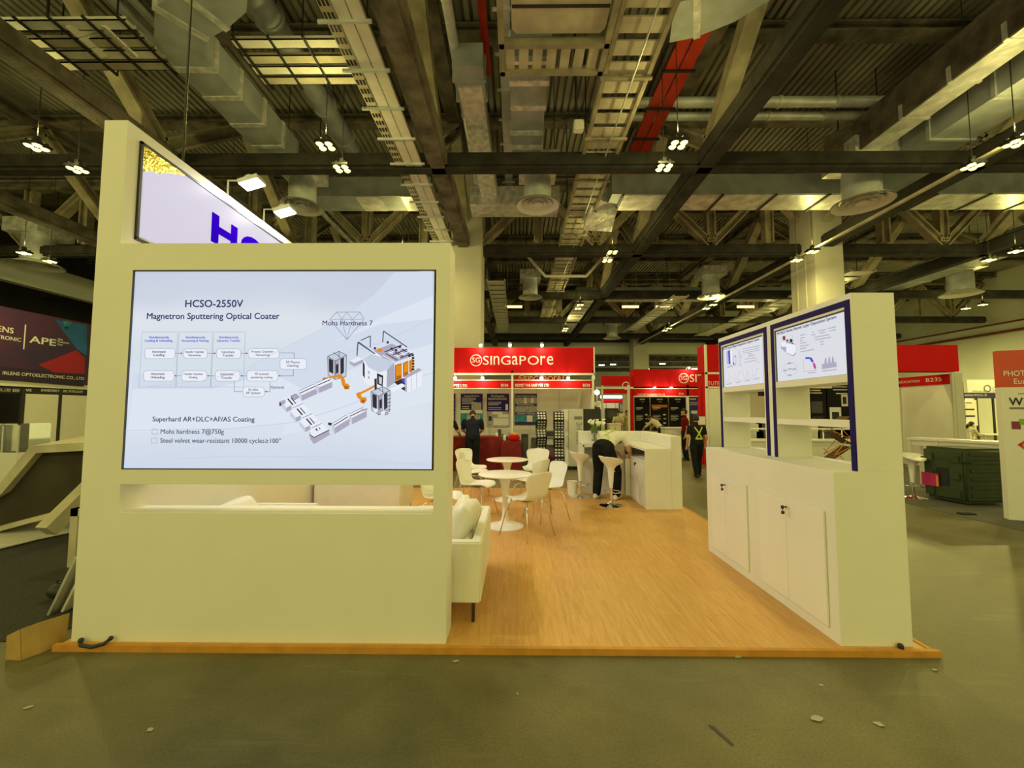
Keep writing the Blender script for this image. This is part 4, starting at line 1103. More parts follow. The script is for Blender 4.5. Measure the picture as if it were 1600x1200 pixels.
def bar_stool():
    t = thing('bar_stool', '', 'bar stool', (0,0,0))
    rings = []
    n = 28
    for r, z, k in ((.028,.30,0),(.042,.42,0),(.05,.55,0),(.06,.63,0),(.10,.69,.01),(.165,.745,.035),(.205,.80,.07),(.20,.805,.07),(.155,.765,.03),(.09,.735,.005),(.01,.725,0)):
        rings.append([Vector((r*cos(2*pi*j/n)*(1+.08*(k > .02)), r*sin(2*pi*j/n), z+k*(-sin(2*pi*j/n))*.9+k*.25*cos(4*pi*j/n))) for j in range(n)])
    b = MB(); b.loft(rings); part(t, 'seat', b, 'white_plastic', world=False, smooth=60)
    b = MB(); b.lathe([(.024,.03),(.024,.34)], n=14); part(t, 'pole', b, 'chrome', world=False, smooth=40)
    b = MB(); b.lathe([(.205,.0),(.205,.006),(.17,.014),(.09,.028),(.045,.05),(.035,.07)], n=36); part(t, 'base', b, 'chrome', world=False, smooth=40)
    b = MB(); b.tube([(-.02,0,.235)]+[(.15*cos(radians(q)), .02+.16*sin(radians(q)), .235) for q in range(-20, 201, 20)][::-1]+[(.02,0,.235)], .009, 8)
    part(t, 'footrest', b, 'chrome', world=False, smooth=True)
    b = MB(); b.tube([(.05,0,.62),(.13,-.02,.60)], .006, 6); part(t, 'lever', b, 'chrome', world=False, smooth=True)
    return t
bs = bar_stool(); bs.location = (1.65, 7.39, FL); bs.rotation_euler = (0,0,radians(-62)); bs['label'] = 'white bucket bar stool nearer the camera, in front of the bending person'; bs['group'] = 'bar stools of the white booth'
dup(bs, (1.23, 8.13, FL), radians(-65), 'white bucket bar stool behind, beside the waste bin', 'bar stools of the white booth')
dup(bs, (7.72, 8.35, 0), radians(180), 'white bar stool half hidden behind the right end of the display cabinet', 'bar stools outside the booth')
b = MB(); b.lathe([(.085,0),(.105,.26),(.11,.265),(.102,.262),(.082,.01)], (1.10,8.30,FL), 24)
solo('waste_bin', b, 'white_plastic', 'small white plastic waste bin behind the rear bar stool', 'bin', smooth=40)

def slab(b, x0, x1, y0, y1, z0, z1): b.box(x0, x1, y0, y1, z0, z1)
def sofa(lab, L, D, loc, rz, wall_h=.62):
    # local: length along x, faces -y... back along +y
    t = thing('sofa', lab, 'sofa', loc, rz)
    b = MB(); b.box(-L/2+.02, L/2-.02, -D/2+.02, D/2-.02, .16, .32); part(t, 'base', b, 'leather', world=False, bevel=.02, smooth=40)
    b = MB(); b.prism([(-L/2,-D/2,.15),(-L/2+.10,-D/2,.15),(-L/2+.10,D/2-.08,.15),(L/2-.10,D/2-.08,.15),(L/2-.10,-D/2,.15),(L/2,-D/2,.15),(L/2,D/2,.15),(-L/2,D/2,.15)], (0,0,wall_h-.15)); part(t, 'arms_and_back', b, 'leather', world=False, bevel=.012, seg=3, smooth=40)
    n = 2; w = (L-.2)/n
    for i in range(n):
        x0 = -L/2+.10+i*w
        b = MB(); b.box(x0+.004, x0+w-.004, -D/2-.01, D/2-.10, .32, .45); part(t, 'seat_cushion', b, 'leather', world=False, bevel=.035, seg=3, smooth=40)
        b = MB(); b.box(x0+.006, x0+w-.006, D/2-.20, D/2-.082, .45, wall_h-.05); part(t, 'back_cushion', b, 'leather', world=False, bevel=.04, seg=3, smooth=40)
    for sx in (-1, 1):
        for sy in (-1, 1):
            b = MB(); x = sx*(L/2-.06); y = sy*(D/2-.06)
            b.prism([(x-.03,y-.012,.155),(x+.03,y-.012,.155),(x+.035*sx,y-.012,.13),(x+.012+.03*sx,y-.012,.0),(x-.012+.03*sx,y-.012,.0),(x-.03,y-.012,.14)], (0,.024,0)); part(t, 'leg', b, 'black_metal', world=False)
    return t
sofa('cream leather sofa end in view right of the screen wall, with an upright pillow', 1.27, .78, (-.66, 3.98, FL), radians(-90), .61)
sofa('cream leather sofa against the tower wall, seen only through the slot', 1.25, .76, (-2.56, 4.10, FL), radians(90), .61)
sofa('cream leather sofa with wrinkled back, across the lounge and seen through the slot', 1.26, .78, (-2.30, 6.55, FL), radians(180), .62)
def pillow(lab, loc, sx, sz, th, rot):
    t = MB(); n = 12; top = []; 
    for side in (1, -1):
        for i in range(n+1):
            for j in range(n+1):
                u = -1+2*i/n; v = -1+2*j/n
                e = (1-u**4)*(1-v**4)
                k_ = 1-.13*(u*v)**2
                x = u*sx*k_*(1-.05*(1-v*v)*abs(u)); z = v*sz*k_*(1-.05*(1-u*u)*abs(v))
                y = side*th*(max(0, e)**.55)*(1+.10*sin(9*u+3*v)*.5)
                t.v.append((x, y, z))
        k = 0 if side == 1 else (n+1)**2
        for i in range(n):
            for j in range(n):
                q = [k+i*(n+1)+j, k+(i+1)*(n+1)+j, k+(i+1)*(n+1)+j+1, k+i*(n+1)+j+1]
                t.f.append(q if side == 1 else q[::-1]); t.m.append(0)
    o = t.build('pillow', 'leather', smooth=True)
    bm = bmesh.new(); bm.from_mesh(o.data); bmesh.ops.remove_doubles(bm, verts=bm.verts, dist=1e-4); bm.to_mesh(o.data); bm.free()
    o.location = loc; o.rotation_euler = rot
    return props(o, lab, 'pillow')
pillow('cream pillow standing upright on the near sofa, right of the screen wall', (-.47, 3.80, FL+.64), .23, .22, .10, (radians(24), radians(0), radians(80)))
pillow('cream pillow on the near sofa behind the upright one', (-.56, 4.28, FL+.60), .21, .20, .08, (radians(26), radians(0), radians(96)))
pillow('cream pillow leaning on the sofa seen through the slot', (-2.72, 4.2, FL+.58), .24, .20, .09, (radians(-28), radians(-6), radians(82)))

# ---- bits lying about in front of the booth
t = thing('door_pull', 'dark curved pull handle lying at the lower left corner of the screen wall', 'handle', (-2.95, 3.02, .04))
b = MB(); b.tube([(-3.05,3.03,.06),(-3.02,3.0,.045),(-2.93,2.99,.04),(-2.86,3.0,.055),(-2.84,3.03,.075)], [.012,.012,.013,.012,.012], 10)
b.ell((-3.05,3.03,.062), (.018,.018,.018), 10); b.ell((-2.84,3.03,.078), (.016,.016,.016), 10); part(t, 'bar', b, 'black_metal', smooth=True)
random.seed(11)
for i, (px, py, s, lab) in enumerate(((712,1034,.03,'white paper scrap on the floor below the screen wall corner'),(1153,1027,.03,'white paper scrap on the floor in front of the oak floor, right of centre'),(1277,1123,.045,'crumpled white scrap on the bare floor below the display cabinet'),(1373,1132,.03,'white scrap on the bare floor, lower right'),(1283,1071,.02,'tiny white scrap below the cabinet corner'),(1460,1047,.025,'white scrap right of the cabinet foot'),(44,1106,.03,'white scrap on the floor at the lower left'),(235,1141,.025,'pale scrap on the floor left of centre, near the bottom'))):
    p = at_z(px, py, .002); b = MB(); pts = []
    for k in range(7):
        a = 2*pi*k/7; r = s*.75*random.uniform(.5, 1.1); pts.append((p.x+r*cos(a)*1.3, p.y+r*sin(a)*.8, .003+random.uniform(0,.006)))
    b.poly(pts); solo('paper_scrap', b, 'scrap', lab, 'litter', solid=.001)
p = at_z(1125, 1148, .003); b = MB(); b.prism([(p.x-.03,p.y+.07,.001),(p.x-.005,p.y+.06,.001),(p.x+.04,p.y-.06,.001),(p.x+.025,p.y-.07,.001)], (0,0,.003))
solo('tape_strip', b, 'dark_grey', 'dark tape strip stuck to the bare floor at bottom right of centre', 'tape')
b = MB(); b.lathe([(.018,0),(.018,.02),(.012,.03),(.0,.03)], (2.66,3.035,FL+.004), 12); solo('rubber_stop', b, 'black_plastic', 'small black rubber stop at the right foot of the display cabinet', 'stopper')

# ---- left: carpet, dismantled panel, plastic sheet, leaning boards, cardboard
b = MB(); b.box(-14, -3.42, 3.12, 26, 0, .006); solo('dark_carpet', b, 'carpet_dark', 'dark grey carpet of the stand left of the white tower', 'carpet')
b = MB(); b.box(7.1, 26, 4.6, 26, 0, .006); solo('grey_carpet', b, 'carpet_grey', 'grey carpet under the bar table and green case at the right', 'carpet')
t = thing('dismantled_panel', 'big tilted hollow stand panel with an angled corner, lying left of the tower', 'stand panel', (-6.4, 6.6, 0))
def lp(x, y, Y): return at_y(x, y, Y)
F0 = 5.6
out = [(-260,900),(0,755),(47,697),(145,690),(145,770),(120,800),(88,806),(0,830),(-240,905)]
inn = [(-215,895),(2,772),(56,708),(140,704),(140,768),(118,792),(85,800),(0,822),(-200,893)]
O_ = [lp(x, y, F0) for x, y in out]; I_ = [lp(x, y, F0) for x, y in inn]
b = MB(); n = len(O_); back = Vector((.10,.75,.12))
for i in range(n-1):
    a0, a1, c1, c0 = O_[i], O_[i+1], I_[i+1], I_[i]
    b.add([a0,a1,c1,c0,a0+back,a1+back,c1+back,c0+back], [(0,1,2,3),(4,7,6,5),(0,4,5,1),(3,2,6,7),(0,3,7,4),(1,5,6,2)])
part(t, 'rim', b, 'tray_bronze')
b = MB(); b.prism([p+back*.12 for p in I_], back*.05); part(t, 'back_board', b, 'panel_shade', label='inner board darkened with painted shade')  # shade inside the hollow panel is put into the board colour
b = MB(); p = lp(72, 830, 5.1); q = lp(150, 752, 5.6); b.beam(p, q, .16, .16); part(t, 'prop_beam', b, 'tray_bronze')
b = MB(); q = lp(48, 697, F0)+back; b.beam(q+Vector((.05,.05,-.0)), q+Vector((.75,.05,.03)), .16, .02); part(t, 'loose_flap', b, 'panel_white')
b = MB()
g = [at_z(x, y, .02) for x, y in ((-60,835),(-60,872),(0,858),(60,843),(112,832),(112,800),(88,806),(60,812),(0,826))]
b.prism(g, (0,0,.015)); solo('plastic_sheet', b, 'sheet_plastic', 'crumpled white plastic sheet on the dark carpet under the tilted panel', 'plastic sheet')
for i, (dx, lab) in enumerate(((0, 'white board on edge leaning behind the tower, outermost of three'), (.05, 'white board on edge leaning behind the tower, middle of three'), (.10, 'white board on edge leaning behind the tower, nearest the wall'))):
    b = MB(); x = -3.82+dx*1.0
    b.prism([(x,3.5+i*.06,.006),(x+.022,3.5+i*.06,.006),(x+.222,3.5+i*.06,.47-.02*i),(x+.20,3.5+i*.06,.47-.02*i)], (0,.9,0)); solo('leaning_board', b, ['alu','panel_white','alu'][i], lab, 'board')
b = MB(); b.box(-4.76,-4.2,4.55,4.6,.006,.60); b.box(-4.76,-4.68,4.53,4.62,.006,.62); b.box(-4.76,-4.2,4.53,4.62,.54,.62)
solo('framed_board', b, 'tray_bronze', 'pale framed board standing just left of the tower foot', 'board')
p = at_z(86, 935, .006); t = thing('black_bag', 'small black bag on the dark carpet beside the tower', 'bag', (p.x+.02, p.y, .006))
b = MB(); b.ell((p.x+.05,p.y,.075), (.11,.08,.07), 14); part(t, 'bag_body', b, 'black_plastic', smooth=True)
b = MB(); b.tube([(p.x+.0,p.y,.13),(p.x+.02,p.y,.165),(p.x+.08,p.y,.165),(p.x+.10,p.y,.13)], .008, 6); part(t, 'handle', b, 'black_plastic')
t = thing('folded_cardboard', 'folded brown cardboard sheet standing at the lower left corner of the tower', 'cardboard', (-3.4, 3.1, 0))
b = MB()
A = [at_z(102,1003,0), at_z(64,1020,0), at_z(34,1031,0), at_z(10,1030,0)]; tops = [(108,958),(60,973),(32,983),(12,993)]
T = [at_y(x, y, A[i].y) for i, (x, y) in enumerate(tops)]
for i in range(3): b.add([A[i],A[i+1],T[i+1],T[i]], [(0,1,2,3)])
part(t, 'sheet', b, 'cardboard', solid=.006)
# ================================================================ neighbouring stands
def unicase(b, st, O, X, Y, w, h, m):
    "all letters the same height, bold"
    O = Vector(O); X = Vector(X); Y = Vector(Y); parts_ = []; tot = 0
    for c in st:
        q = MB(); text(q, c, (0,0,0), (1,0,0), (0,0,1), h=.7, m=m, bold=0)
        xs = [v[0] for v in q.v]; zs = [v[2] for v in q.v]; sc = 1/(max(zs)-min(zs)); wd = (max(xs)-min(xs))*min(sc, 1.25) if c != 'I' else .13
        parts_.append((q, min(xs), min(zs), sc, wd, (max(xs)-min(xs)))); tot += wd+.13
    k = w/(tot-.13); x = 0
    for q, x0, z0, sc, wd, w0 in parts_:
        b.add([O+X*((v[0]-x0)/max(w0,1e-6)*wd*k+x)+Y*((v[2]-z0)*sc*h) for v in q.v], q.f, m); x += (wd+.13)*k
def ring2d(b, C, X, Y, r, w, m, n=32):
    C = Vector(C); X = Vector(X); Y = Vector(Y)
    for k in range(n):
        a = 2*pi*k/n; c = 2*pi*(k+1)/n
        b.poly([C+X*cos(a)*r+Y*sin(a)*r, C+X*cos(c)*r+Y*sin(c)*r, C+X*cos(c)*(r-w)+Y*sin(c)*(r-w), C+X*cos(a)*(r-w)+Y*sin(a)*(r-w)], m)
def sg_logo(b, x, y, z, h, w, m=0):
    "badge and word; z = baseline, h = letter height, w = word width, x = left edge of badge"
    r = h*.66
    ring2d(b, (x+r, y, z+h/2), XA, ZA, r, r*.14, m)
    text(b, 'SG', (x+r, y, z+h*.25), XA, ZA, w=r*1.25, h=h*.52, m=m, align='c', bold=.02)
    unicase(b, 'SInGaPOre', (x+2*r+h*.22, y, z), XA, ZA, w, h, m)
def spot(x, y, z, lab, src=[None], light=True):
    "little arm spotlight leaning out over a fascia; x, y, z = foot of the arm on the fascia top"
    if src[0] is None:
        t = thing('arm_spotlight', lab, 'spotlight', (x, y, z), 0, 'stand fascia spotlights')
        b = MB(); b.tube([(0,0,0),(0,0,.05),(0,-.30,.10)], .012, 6); part(t, 'arm', b, 'alu', world=False)
        b = MB(); b.lathe([(.02,-.05),(.055,.05),(.045,.06),(.0,.06)][::-1], (0,-.33,.06), 12); part(t, 'head', b, 'alu', world=False)
        b = MB(); b.ell((0,-.325,.035), (.05,.05,.05), 10); part(t, 'bulb', b, 'bulb', world=False, smooth=True)
        src[0] = t
    else: dup(src[0], (x, y, z), 0, lab)
    if light: lamp('fascia_light', 'POINT', (x, y-.20, z-.05), 11, (1, .74, .46), .03)

# ---- left red stand
BY = 13.0
t = thing('exhibition_stand', 'white shell stand with red name boards below the left big red sign', 'exhibition stand', (.0, 14, 0))
b = MB()
for x in (-2.6, -.11, 2.39): b.box(x-.03, x+.03, BY, BY+.06, 0, 2.9)
part(t, 'post', b, 'panel_white')
b = MB()
for x0, x1 in ((-2.57, -.14), (-.08, 2.36)): b.box(x0, x1, BY+.01, BY+.05, 2.36, 2.60)
part(t, 'name_board', b, 'red_fascia')
b = MB()
for z in (2.34, 2.60): b.box(-2.57, 2.36, BY-.005, BY+.06, z, z+.02)
part(t, 'rail', b, 'panel_white')
b = MB(); b.flat = True
y = BY+.004
for st, p0, p1 in (('KOMET FAR EAST PTE LTD', 805, 858), ('B336', 911, 922), ('B336', 783, 794)):
    a = at_y(p0, 604, y); c = at_y(p1, 604, y); text(b, st, a, XA, ZA, w=c.x-a.x, h=.085, bold=.02)
a = at_y(730, 605, y); text(b, 'SURFACE PTE LTD', a, XA, ZA, w=.95, h=.09, bold=.02, align='r')
part(t, 'lettering', b, 'pale_print')
PW = 14.9
for k in range(6):
    x0 = -2.6+k*.832
    b = MB(); b.box(x0+.02, x0+.812, PW, PW+.04, .0, 2.5); part(t, 'wall_panel', b, 'panel_white')
    b = MB(); b.box(x0-.02, x0+.02, PW-.02, PW+.05, 0, 2.5); part(t, 'panel_post', b, 'alu')
b = MB(); b.box(2.37, 2.41, BY+.06, PW, 0, 2.5); part(t, 'side_panel', b, 'panel_white')
def big_sign(x0, x1, y, z0, z1, lab, depth=.5, logo=None, text_m='pale_print', extra=None):
    t = thing('overhead_sign', lab, 'sign', ((x0+x1)/2, y, z0))
    b = MB(); b.box(x0, x1, y, y+depth, z0, z1); part(t, 'red_box', b, 'red_fascia')
    b = MB(); b.box(x0-.01, x1+.03, y-.01, y+.02, z0-.06, z0); b.box(x1, x1+.04, y-.01, y+.04, z0-.2, z1+.02); part(t, 'frame', b, 'panel_white')
    if logo:
        b = MB(); b.flat = True; logo(b); part(t, 'lettering', b, 'pale_print')
    return t
def lg(px0, pxw0, pxw1, pytop, pybot, y):
    def f(b):
        a = at_y(px0, pybot, y-.004); c = at_y(pxw0, pybot, y-.004); e = at_y(pxw1, pybot, y-.004); h = at_y(px0, pytop, y-.004).z-a.z
        r = h*.66
        ring2d(b, (a.x+r, y-.004, a.z+h/2), XA, ZA, r, r*.14, 0)
        text(b, 'SG', (a.x+r, y-.004, a.z+h*.26), XA, ZA, w=r*1.3, h=h*.56, align='c')
        unicase(b, 'SInGaPOre', c, XA, ZA, e.x-c.x, h, 0)
    return f
big_sign(-2.6, 2.41, BY, 2.83, 3.62, 'big red sign with white SINGAPORE lettering, the left one', .45, lg(734.5, 754.5, 864.5, 556, 570, BY))
t = big_sign(.0, 1.95, 17.5, 2.90, 3.45, 'small red SINGAPORE sign seen in the gap under the left big sign', .3, lg(810, 819, 876, 587.5, 596, 17.5))
b = MB()
for x in (.05, 1.9): b.box(x-.03, x+.03, 17.55, 17.61, 0, 2.9)
parts(t, 'post', b, 'panel_white')
for px, lab in ((752, 'left spotlight on the left big red sign'), (797, 'middle spotlight on the left big red sign'), (846, 'right spotlight on the left big red sign')):
    p = at_y(px, 542, BY); spot(p.x, BY+.05, 3.62, lab)
for px, lab in ((713, 'spotlight on the name board just right of the screen wall'), (755, 'spotlight on the name board below the left big sign, second from left'), (845, 'spotlight on the name board over the middle posters'), (886, 'spotlight on the name board left of its stand number')):
    p = at_y(px, 594, BY); spot(p.x, BY+.03, 2.62, lab)
def poster(x0, x1, z0, z1, y, lab, base, blocks, name='poster', head=None, ink='pale_print', mats=None):
    mats = [base]+(mats or ['pale_print', 'mid_print', 'teal_poster', 'ink'])
    t = thing(name, lab, 'poster', ((x0+x1)/2, y, z0))
    b = MB(); b.box(x0, x1, y-.012, y, z0, z1); part(t, 'board', b, base)
    b = MB(); b.flat = True; w = x1-x0; h = z1-z0
    for i, (a, c, d, e, m) in enumerate(blocks):
        yy = y-.015-.0006*i
        if m == 't':          # rows of small print
            n = max(1, int((c-a)*h/.045))
            for k in range(n):
                z = z1-h*a-(k+.5)*h*(c-a)/n; b.poly([(x0+w*d,yy,z-.008),(x0+w*(e-.12*(k % 3 == 2)),yy,z-.008),(x0+w*(e-.12*(k % 3 == 2)),yy,z+.008),(x0+w*d,yy,z+.008)], 1)
        else:
            b.poly([(x0+w*d,yy,z1-h*c),(x0+w*e,yy,z1-h*c),(x0+w*e,yy,z1-h*a),(x0+w*d,yy,z1-h*a)], m)
    if head:
        for st, fx0, fx1, fy in head: text(b, st, (x0+w*fx0, y-.0135, z1-h*fy), XA, ZA, w=w*(fx1-fx0), m=1, bold=.02)
    part(t, 'print', b, mats)
    return t
def px_poster(px0, px1, py0, py1, y, *a, **k):
    p = at_y(px0, py1, y); q = at_y(px1, py0, y)
    return poster(p.x, q.x, p.z, q.z, y, *a, **k)
PY = PW-.03
px_poster(694, 711.5, 615, 664, PY, 'purple poster cut off by the edge of the screen wall', 'purple_poster', [(.15,.5,.1,.9,'t'),(.55,.95,.1,.9,2)])
px_poster(719.5, 754, 615, 664.5, PY, 'purple poster about lapping machines behind the navy-shirted person', 'purple_poster', [(.12,.34,.06,.7,'t'),(.38,.5,.06,.4,'t'),(.28,.54,.5,.95,2),(.52,.64,.0,1,1),(.62,.98,.0,1,3),(.66,.8,.3,.9,2)], head=[('Lapping Machines',.16,.84,.095)])
px_poster(760.5, 795.5, 615, 667, PY, 'purple and brown poster about metallography above the heap of goods', 'purple_poster', [(.12,.2,.06,.9,'t'),(.24,.36,.06,.65,'t'),(.4,.5,.06,.65,'t'),(.54,1.0,.0,1,2),(.54,.62,.25,.7,1),(.62,.72,.5,.98,1),(.74,.95,.3,.98,1),(.68,.82,.08,.22,4),(.32,.5,.84,.95,1)], head=[('Metallography',.2,.8,.095)])
px_poster(804, 839, 615, 664, PY, 'dark blue poster with three photo bands and a teal foot', 'navy_fascia', [(.13,.32,.02,1,2),(.13,.32,.42,.55,1),(.13,.3,.72,.85,1),(.4,.6,.03,1,2),(.68,.9,.0,1,3),(.7,.9,.55,.8,1)], head=[('Prepare Subtract Clamp',.05,.95,.1),('Thermal Dispensing',.1,.85,.375),('Ultrasonic Cleaning',.1,.9,.66)])
# red counters and goods
def draped(x0, x1, y0, y1, h, lab):
    b = MB(); n = 40; per = []
    for k in range(n):
        u = k/n*4; s = int(u); f = u-s
        per.append([(x0+(x1-x0)*f,y0),(x1,y0+(y1-y0)*f),(x1-(x1-x0)*f,y1),(x0,y1-(y1-y0)*f)][s])
    cx, cy = (x0+x1)/2, (y0+y1)/2
    rings = []
    for z, o in ((.006,.03),(h*.5,.02),(h-.02,.005),(h,-.01)):
        rings.append([Vector((cx+(x-cx)*(1+(o*(1+.5*sin(k*1.9)))/((x1-x0)/2)), cy+(y-cy)*(1+(o*(1+.5*sin(k*1.9)))/((y1-y0)/2)), z)) for k, (x, y) in enumerate(per)])
    b.loft(rings); return solo('draped_table', b, 'dark_red', lab, 'table', smooth=50)
draped(-2.4, -.42, 12.05, 12.75, .92, 'table covered in dark red cloth where the two dark-clothed people stand')
draped(-.40, .14, 11.95, 12.75, .80, 'lower red-draped table under the heap of goods')
random.seed(21)
for i in range(9):
    x = -.55+.075*i; y = 12.25+.1*(i % 3); z = (.80 if x > -.42 else .92)
    b = MB(); hgt = random.uniform(.08, .26)
    if i % 3 == 0: b.lathe([(.04,0),(.045,hgt*.7),(.02,hgt*.85),(.02,hgt)], (x,y,z+.005), 10)
    else: b.box(x-.05, x+.05, y-.05, y+.05, z+.005, z+hgt)
    solo('sample_part', b, ['white_gloss','dark_grey','mid_print'][i % 3], 'small machined sample in the heap on the red tables', 'sample', 'samples on the red tables')
t = thing('shopping_bag', 'red and orange bag slumped on the lower red table', 'bag', (-.08, 11.97, .80))
b = MB(); b.ell((-.05, 12.05, .90), (.17,.10,.11), 14); part(t, 'bag_body', b, 'red_fascia', smooth=True)
b = MB(); b.ell((-.05, 12.03, 1.0), (.11,.08,.05), 12); part(t, 'bag_top', b, 'orange_tag', smooth=True, label='orange top of the bag')
t = thing('speaker_box', 'tall narrow black cabinet standing right of the red tables', 'speaker', (.25, 12.4, 0))
b = MB(); b.box(.16, .36, 12.2, 12.6, 0, .98); part(t, 'case', b, 'black_plastic', bevel=.01); b = MB(); b.box(.18,.34,12.195,12.2,.1,.9); part(t, 'front_grille', b, 'dark_grey')
def rack(x, y, rz, lab, src=[None]):
    if src[0] is not None: return dup(src[0], (x, y, 0), rz, lab, 'zigzag brochure racks')
    t = thing('brochure_rack', lab, 'brochure rack', (x, y, 0), rz, 'zigzag brochure racks')
    b = MB(); b.box(-.2,.2,-.16,.16,0,.03); part(t, 'base', b, 'black_metal', world=False)
    for k in range(6):
        z = .06+k*.265; s = 1 if k % 2 else -1
        P0 = Vector((0, -.07*s, z)); P1 = Vector((0, .07*s, z+.255)); d = (P1-P0)
        nrm = Vector((0,-1,0)) if True else 0
        b = MB(); b.add([P0+Vector((-.17,0,0)),P0+Vector((.17,0,0)),P1+Vector((.17,0,0)),P1+Vector((-.17,0,0))], [(0,1,2,3)]); tp = part(t, 'tier', b, 'black_metal', world=False, solid=.012)
        b = MB(); b.flat = True
        for i in range(3):
            for j in range(3):
                c = P0+d*(.2+.3*j)+Vector((-.09+.09*i, -.018, .0)); e = d.normalized()*.024; r = Vector((.028,0,0)); b.poly([c-r-e, c+r-e, c+r+e, c-r+e])
        sub(tp, 'card_pockets', b, 'pale_print')
    src[0] = t
rack(.78, 12.9, radians(8), 'zigzag black brochure rack, left of two before the white panels')
rack(1.26, 12.3, radians(-6), 'zigzag black brochure rack, right of two before the white panels')
t = thing('sideboard', 'grey printer table with trays between the two brochure racks', 'sideboard', (.95, 14.2, 0))
b = MB(); b.box(.45, 1.65, 13.9, 14.5, .78, .82); b.box(.45,.5,13.9,14.5,0,.78); b.box(1.6,1.65,13.9,14.5,0,.78); b.box(.5,1.6,14.4,14.45,.1,.78); part(t, 'table_frame', b, 'alu')
b = MB(); b.box(.98, 1.6, 13.95, 14.4, .55, .77); part(t, 'drawer_unit', b, 'panel_white')
for x0, x1, z1 in ((.5,.95,.92),(1.0,1.3,.98),(1.32,1.62,.95)):
    b = MB(); b.box(x0, x1, 13.98, 14.35, .822, z1); b.box(x0+.03, x1-.03, 13.97, 13.98, .85, z1-.03)
    solo('printer', b, 'dark_grey' if x0 > .9 else 'alu', {.5:'pale desk printer at the left end of the grey sideboard',1.0:'dark printer in the middle of the grey sideboard',1.32:'dark printer at the right end of the grey sideboard'}[x0], 'printer')
b = MB(); b.ell((1.22,13.3,.2), (.26,.15,.2), 14); solo('patterned_bag', b, 'wine_print', 'red patterned bag on the floor between the brochure racks', 'bag', smooth=True)
t = thing('chiller_machine', 'tall grey machine with a black glass front and sideways lettering, behind the counter', 'machine', (2.0, 12.4, 0))
g0 = at_y(889, 720, 12.0).x; g1 = at_y(912, 720, 12.0).x; g2 = at_y(940, 720, 12.0).x
b = MB(); b.box(g0, g1, 12.0, 12.9, .10, 1.72); part(t, 'grey_cabinet', b, 'alu', bevel=.01)
b = MB(); b.box(g1+.002, g2, 12.0, 12.9, .10, 1.72); part(t, 'black_front', b, 'black_plastic', bevel=.01, label='black glass front')
b = MB(); b.box(g0-.10, g0-.002, 12.05, 12.8, .1, 1.7); part(t, 'side_door', b, 'panel_white')
b = MB()
for z in (1.25, .8): b.box(g0-.07, g0-.04, 11.96, 12.05, z-.18, z+.18)
part(t, 'door_handle', b, 'alu')
b = MB(); b.flat = True
text(b, 'SB30 HE', (g0+.37, 11.996, .72), ZA, -XA, w=.62, h=.16); b.box(g0+.16, g0+.38, 11.99, 11.998, 1.42, 1.51)
part(t, 'lettering', b, 'grey_ink')
b = MB()
for x in (g0+.08, g1-.05, g2-.08): b.lathe([(.05,0),(.05,.1)], (x,12.1,0), 10)
part(t, 'castor', b, 'black_plastic')

# ---- second red stand (further back, centre)
B2 = 20.0
x0 = at_y(990,600,B2).x
t = thing('exhibition_stand', 'stand with three tall black posters below the right red SINGAPORE sign', 'exhibition stand', (7.3, 21, 0))
b = MB()
for px in (983, 1075.5): x = at_y(px,650,B2).x; b.box(x-.05, x+.05, B2, B2+.08, 0, 2.9)
part(t, 'post', b, 'panel_white')
b = MB(); x = at_y(988.5,650,B2).x; b.box(x-.06, x+.06, B2+.02, B2+.3, 0, 3.3); part(t, 'red_column', b, 'red_fascia')
b = MB(); b.box(x0, x0+4.2, B2, B2+.05, 2.36, 2.70); part(t, 'name_board', b, 'red_fascia')
b = MB(); b.box(x0-1.8, x0+4.2, B2-.01, B2+.06, 2.70, 2.80); b.box(x0, x0+4.2, B2-.01, B2+.06, 2.33, 2.37); part(t, 'rail', b, 'panel_white')
b = MB(); b.flat = True; text(b, 'CERATIZIT SINGAPORE PTE LTD', at_y(996,618,B2-.006), XA, ZA, w=1.3, h=.09); text(b, 'B326', at_y(1061,616.5,B2-.006), XA, ZA, w=.22, h=.08); part(t, 'lettering', b, 'pale_print')
b = MB(); b.box(x0, x0+4.2, 22.0, 22.05, 0, 2.5); part(t, 'wall_panel', b, 'panel_white')
big_sign(x0, x0+5.2, B2, 2.80, 3.64, 'big red sign with white SINGAPORE lettering, the right one, partly hidden', .7, lg(1060.5, 1078, 1160, 585, 597, B2))
for px, py, z, lab in ((1073, 578, 3.64, 'spotlight on top of the right big red sign'), (1020, 610, 2.7, 'spotlight on the name board above the black posters, left'), (1046, 610, 2.7, 'spotlight on the name board above the black posters, right')):
    p = at_y(px, py, B2); spot(p.x, B2+.03, z, lab)
for i, (a, c, lab) in enumerate(((992, 1014.5, 'tall black poster, leftmost of three under the right red sign'), (1017.5, 1043.5, 'tall black poster with an orange streak, middle of three'), (1046, 1071, 'tall black poster, rightmost of three under the right red sign'))):
    px_poster(a, c, 621, 673, 21.95, lab, 'black_poster', [(.04,.075,.35,.7,1),(.12,.145,.45,.65,2),(.30,.335,.1,.55,1),(.36,.38,.1,.4,2)]+([(.22,.30,.05,.95,5)] if i == 1 else [])+[(.5,.54,.7,.85,1),(.62,.66,.72,.88,2),(.75,.79,.7,.85,1),(.52,.7,.1,.55,'t')], mats=['pale_print','mid_print','teal_poster','ink','orange_tag'])
px_poster(1077, 1092, 620, 668, 21.6, 'blue and violet poster beside the black posters', 'blue_poster', [(.05,.1,.1,.7,1),(.16,.28,.1,.9,'t'),(.45,.55,.2,.8,1),(.6,1,.0,1,4)])
